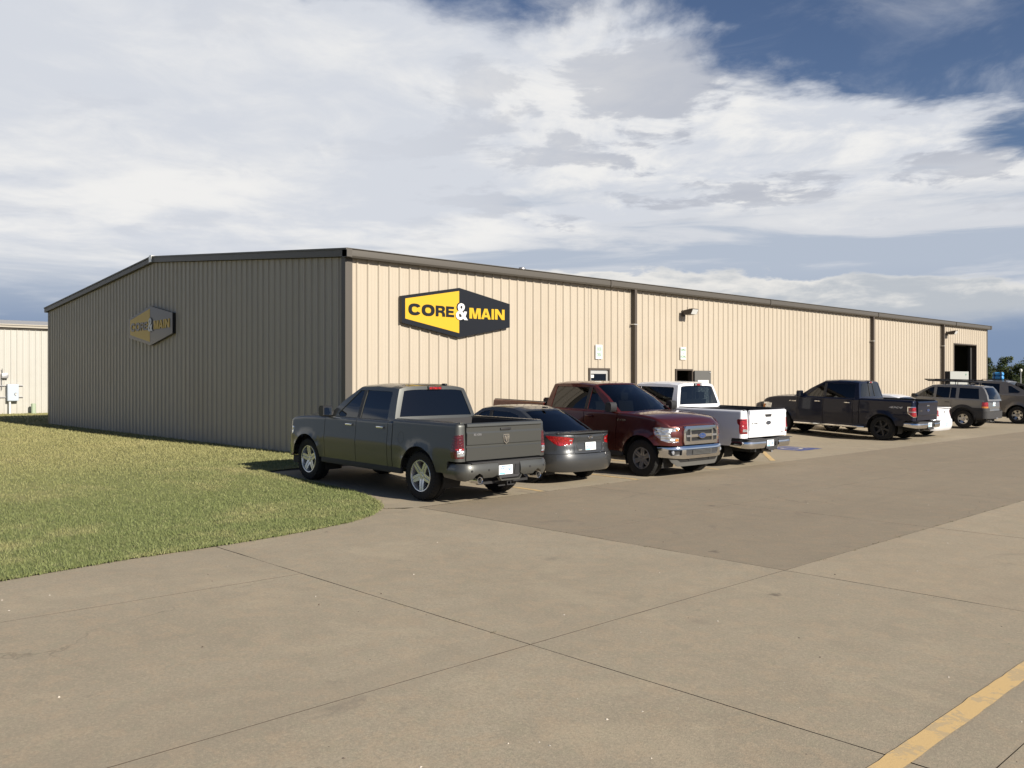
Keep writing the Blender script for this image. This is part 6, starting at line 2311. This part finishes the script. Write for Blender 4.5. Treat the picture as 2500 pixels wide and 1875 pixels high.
# ---- silver estate with a roof rack
P_SILVER = paint("silver metallic paint", (.19, .187, .18), .55, .38)
JC = [(.86, 1.17), (.42, 1.46), (.0, 1.70), (-.5, 1.735), (-1.0, 1.74), (-1.5, 1.735), (-1.98, 1.70), (-2.08, 1.60), (-2.20, 1.38), (-2.27, 1.15)]
JEEP = dict(WB=2.69, W=.87, R=.37, rr=.21, tw=.245, Ra=.45, zc=.40, fo=.80, ro=.95, fc=.30, rc=.20, qf=7, qr=7, paint=P_SILVER, sill=.52, cowl=.72, door1=-.17, door2=-.86,
            top=[(-3, 1.19), (.7, 1.19), (1.0, 1.15), (2.0, 1.06), (2.8, 1.03)], fbump=.70, rbump=.74, headlamp=[(.02, .84), (.26, .84), (.26, 1.0), (.02, 1.0)], handle_z=1.04, handleM=M_BLACK, lid_y=.66, lid_name='lift_gate',
            taillamp=[(.69, .80), (.69, 1.10), (1.00, 1.10), (1.02, .80)], tailM=L_RED, tail_extra=[(.70, 1.0, .845, .925, L_AMBER), (.70, .99, .955, .965, L_RED2)], bump_len=1.10, bump_z=(.44, .735), bumpM=M_BLACKT, bump_off=.07,
            waist=.9, tumble=.08, shoulder=.03, flare=.01, clad=.86, curve=JC, knots=(2, 6, 9), yb=.825, zb=1.17, yr=.66, zr=1.72, bow=[.16, .12, .08, .04, 0, 0, -.05, -.07, -.09, -.10], crown=[0, .02, .035, .04, .04, .04, .035, .02, .01, 0], rear_prof=[(.4, .0), (.74, .0), (.76, .02), (1.19, .035)],
            windows=[([(-.13, 1.215), (.60, 1.215), (.53, 1.27), (.04, 1.60), (-.12, 1.655)], G_CLEAR), ([(-.76, 1.215), (-.225, 1.215), (-.225, 1.655), (-.76, 1.655)], G_DARK), ([(-1.02, 1.215), (-.79, 1.215), (-.79, 1.655), (-1.0, 1.64)], G_DARK), ([(-1.93, 1.215), (-1.13, 1.215), (-1.12, 1.65), (-1.86, 1.64)], G_DARK)],
            wsM=G_CLEAR, rwM=G_DARK, seats=[(.18, False), (-.75, True)], seat_z=.5, seat_k=.95, rim='jeep', rimM=M_ALLOY, rockerM=M_BLACKT, mirrorM=M_BLACK, deck=False, back_m=.86, back_t=(.14, .90), inner=(-2.1, .62))
car, lid, rbp, T, a0 = autobody('estate_car', (2.50, 28.1, -.14), math.pi, JEEP)
tag(car.root, 'silver four by four with black lower cladding and a black roof rack', 'suv', 'cars parked along the tan building')
rk = MB()
for s in (1, -1):
    rk.tube([(.20, s * .58, 1.90), (-1.75, s * .58, 1.90)], .026, 6).tube([(.35, s * .58, 1.95), (-1.60, s * .58, 1.97)], .022, 6).tube([(.35, s * .58, 1.95), (.20, s * .58, 1.90)], .014, 6)
    for x in (0, -.5, -1.0, -1.5):
        rk.cyl((x, s * .58, 1.76), (x, s * .58, 1.91), .016, seg=6)
        rk.cyl((x - .1, s * .58, 1.90), (x - .1, s * .58, 1.965), .010, seg=6)
for x in np.arange(.2, -1.8, -.22):
    rk.tube([(x, -.58, 1.90), (x, .58, 1.90)], .022, 6)
rk.build('roof_rack', M_BLACK, car.root)
Sx = wrapS(car, T)
p = Vector(Sx(0, 1.02 / T(a0)))
plate(lid, frame((p.x - .010, .08, 1.02), (0, -1, 0), (0, 0, 1)), '8TB 316')
MB().rbox(p.x - .13, p.x - .03, -.10, .10, .40, .47, .01).build('tow_hitch', M_STEEL, car.root, 30)
mb = MB(); mb.tube([(p.x + .35, .45, .42), (p.x + .0, .5, .36), (p.x - .06, .52, .34)], .028, 10); mb.build('exhaust_pipe', M_STEEL, car.root)

# ---- silver crew pickup with sail panels, at the right edge
P_SILVER2 = paint("warm silver metallic paint", (.17, .16, .15), .5, .4)
AC = [(1.20, 1.32), (.72, 1.62), (.22, 1.86), (-.2, 1.90), (-.6, 1.905), (-.9, 1.90), (-1.08, 1.87), (-1.12, 1.7), (-1.16, 1.5), (-1.20, 1.32)]
AVA = dict(WB=3.30, W=1.0, R=.395, rr=.235, tw=.265, Ra=.475, fo=.95, ro=1.25, fc=.35, rc=.16, qf=6, qr=10, paint=P_SILVER2, sill=.50, cowl=1.10, door1=.03, door2=-.93,
           top=[(-4, 1.33), (1.0, 1.33), (1.4, 1.28), (2.4, 1.16), (3.2, 1.12)], fbump=.72, rbump=.70, headlamp=[(.02, .86), (.30, .86), (.30, 1.05), (.02, 1.05)], handle_z=1.17, handleM=M_BLACK, lid_y=.80, lid_name='tailgate',
           taillamp=[(.82, .80), (.82, 1.25), (1.05, 1.25), (1.05, .80)], tailM=L_RED, bump_len=1.25, bump_z=(.44, .695), bumpM=M_BLACKT, bump_off=.06, waist=.95, tumble=.07, shoulder=.05, flare=.03,
           curve=AC, knots=(2, 6, 9), yb=.91, zb=1.32, yr=.735, zr=1.88, bow=[.20, .15, .10, .04, 0, -.02, -.03, -.04, -.05, -.05], crown=[0, .02, .04, .05, .05, .05, .045, .03, .01, 0], rear_prof=[(.4, .0), (1.2, .02), (1.33, .03)],
           side_outline=[(1.20, 1.32), (.72, 1.62), (.22, 1.86), (-.2, 1.90), (-.6, 1.905), (-.9, 1.90), (-1.12, 1.88), (-1.35, 1.80), (-1.92, 1.52), (-2.30, 1.36), (-2.34, 1.32)],
           windows=[([(.08, 1.375), (.88, 1.375), (.80, 1.43), (.26, 1.78), (.10, 1.81)], G_DARK), ([(-.85, 1.375), (-.02, 1.375), (-.02, 1.815), (-.80, 1.80)], G_DARK), ([(-1.22, 1.40), (-1.62, 1.40), (-1.72, 1.46), (-1.28, 1.72), (-1.17, 1.72)], G_DARK)],
           wsM=G_CLEAR, rwM=G_DARK, seats=[(.36, False), (-.68, True)], seat_z=.60, seat_k=1.0, rim='chevy', rimM=M_ALLOY, rockerM=M_BLACKT, mirrorM=M_BLACK, deck=False, back_m=.86, inner=(-1.15, 1.0))
car, lid, rbp, T, a0 = autobody('pickup_truck', (2.45, 34.2, -.17), math.pi, AVA)
tag(car.root, 'warm silver crew pickup with sloping sail panels, cut by the right edge', 'pickup truck', 'cars parked along the tan building')
MB().box(-2.84, -1.22, -.86, .86, 1.30, 1.345).build('bed_cover', M_BLACKT, car.root, None)
rk = MB()
for s in (1, -1):
    rk.tube([(.1, s * .62, 1.92), (-.02, s * .62, 1.985), (-.9, s * .62, 1.985), (-1.02, s * .62, 1.92)], .014, 6)
for x in (-.15, -.75):
    rk.tube([(x, -.62, 1.985), (x, .62, 1.985)], .012, 6)
rk.build('roof_rack', M_BLACK, car.root)
tr = empty('blue_bundle', (2.98, 34.3, 1.845))
tag(tr, 'two bright blue rolled bundles strapped on the roof of the right-hand silver pickup', 'bundle')
M_TARP = mat("bright blue plastic sheet", (.045, .25, .55), .45)
for z, r in ((.10, .095), (.275, .085)):
    mb = MB()
    mb.lathe([(0, -.42), (r * .7, -.42), (r, -.36), (r * 1.03, -.1), (r, .1), (r * 1.03, .36), (r * .7, .42), (0, .42)], lambda a, b, h, z=z: (h * .55, a * 1.15, z + b), 18)
    mb.build('roll', M_TARP, tr)
MB().box(.13, .155, -.13, .13, -.01, .38).box(-.155, -.13, -.13, .13, -.01, .38).build('strap', M_BLACK, tr, None)
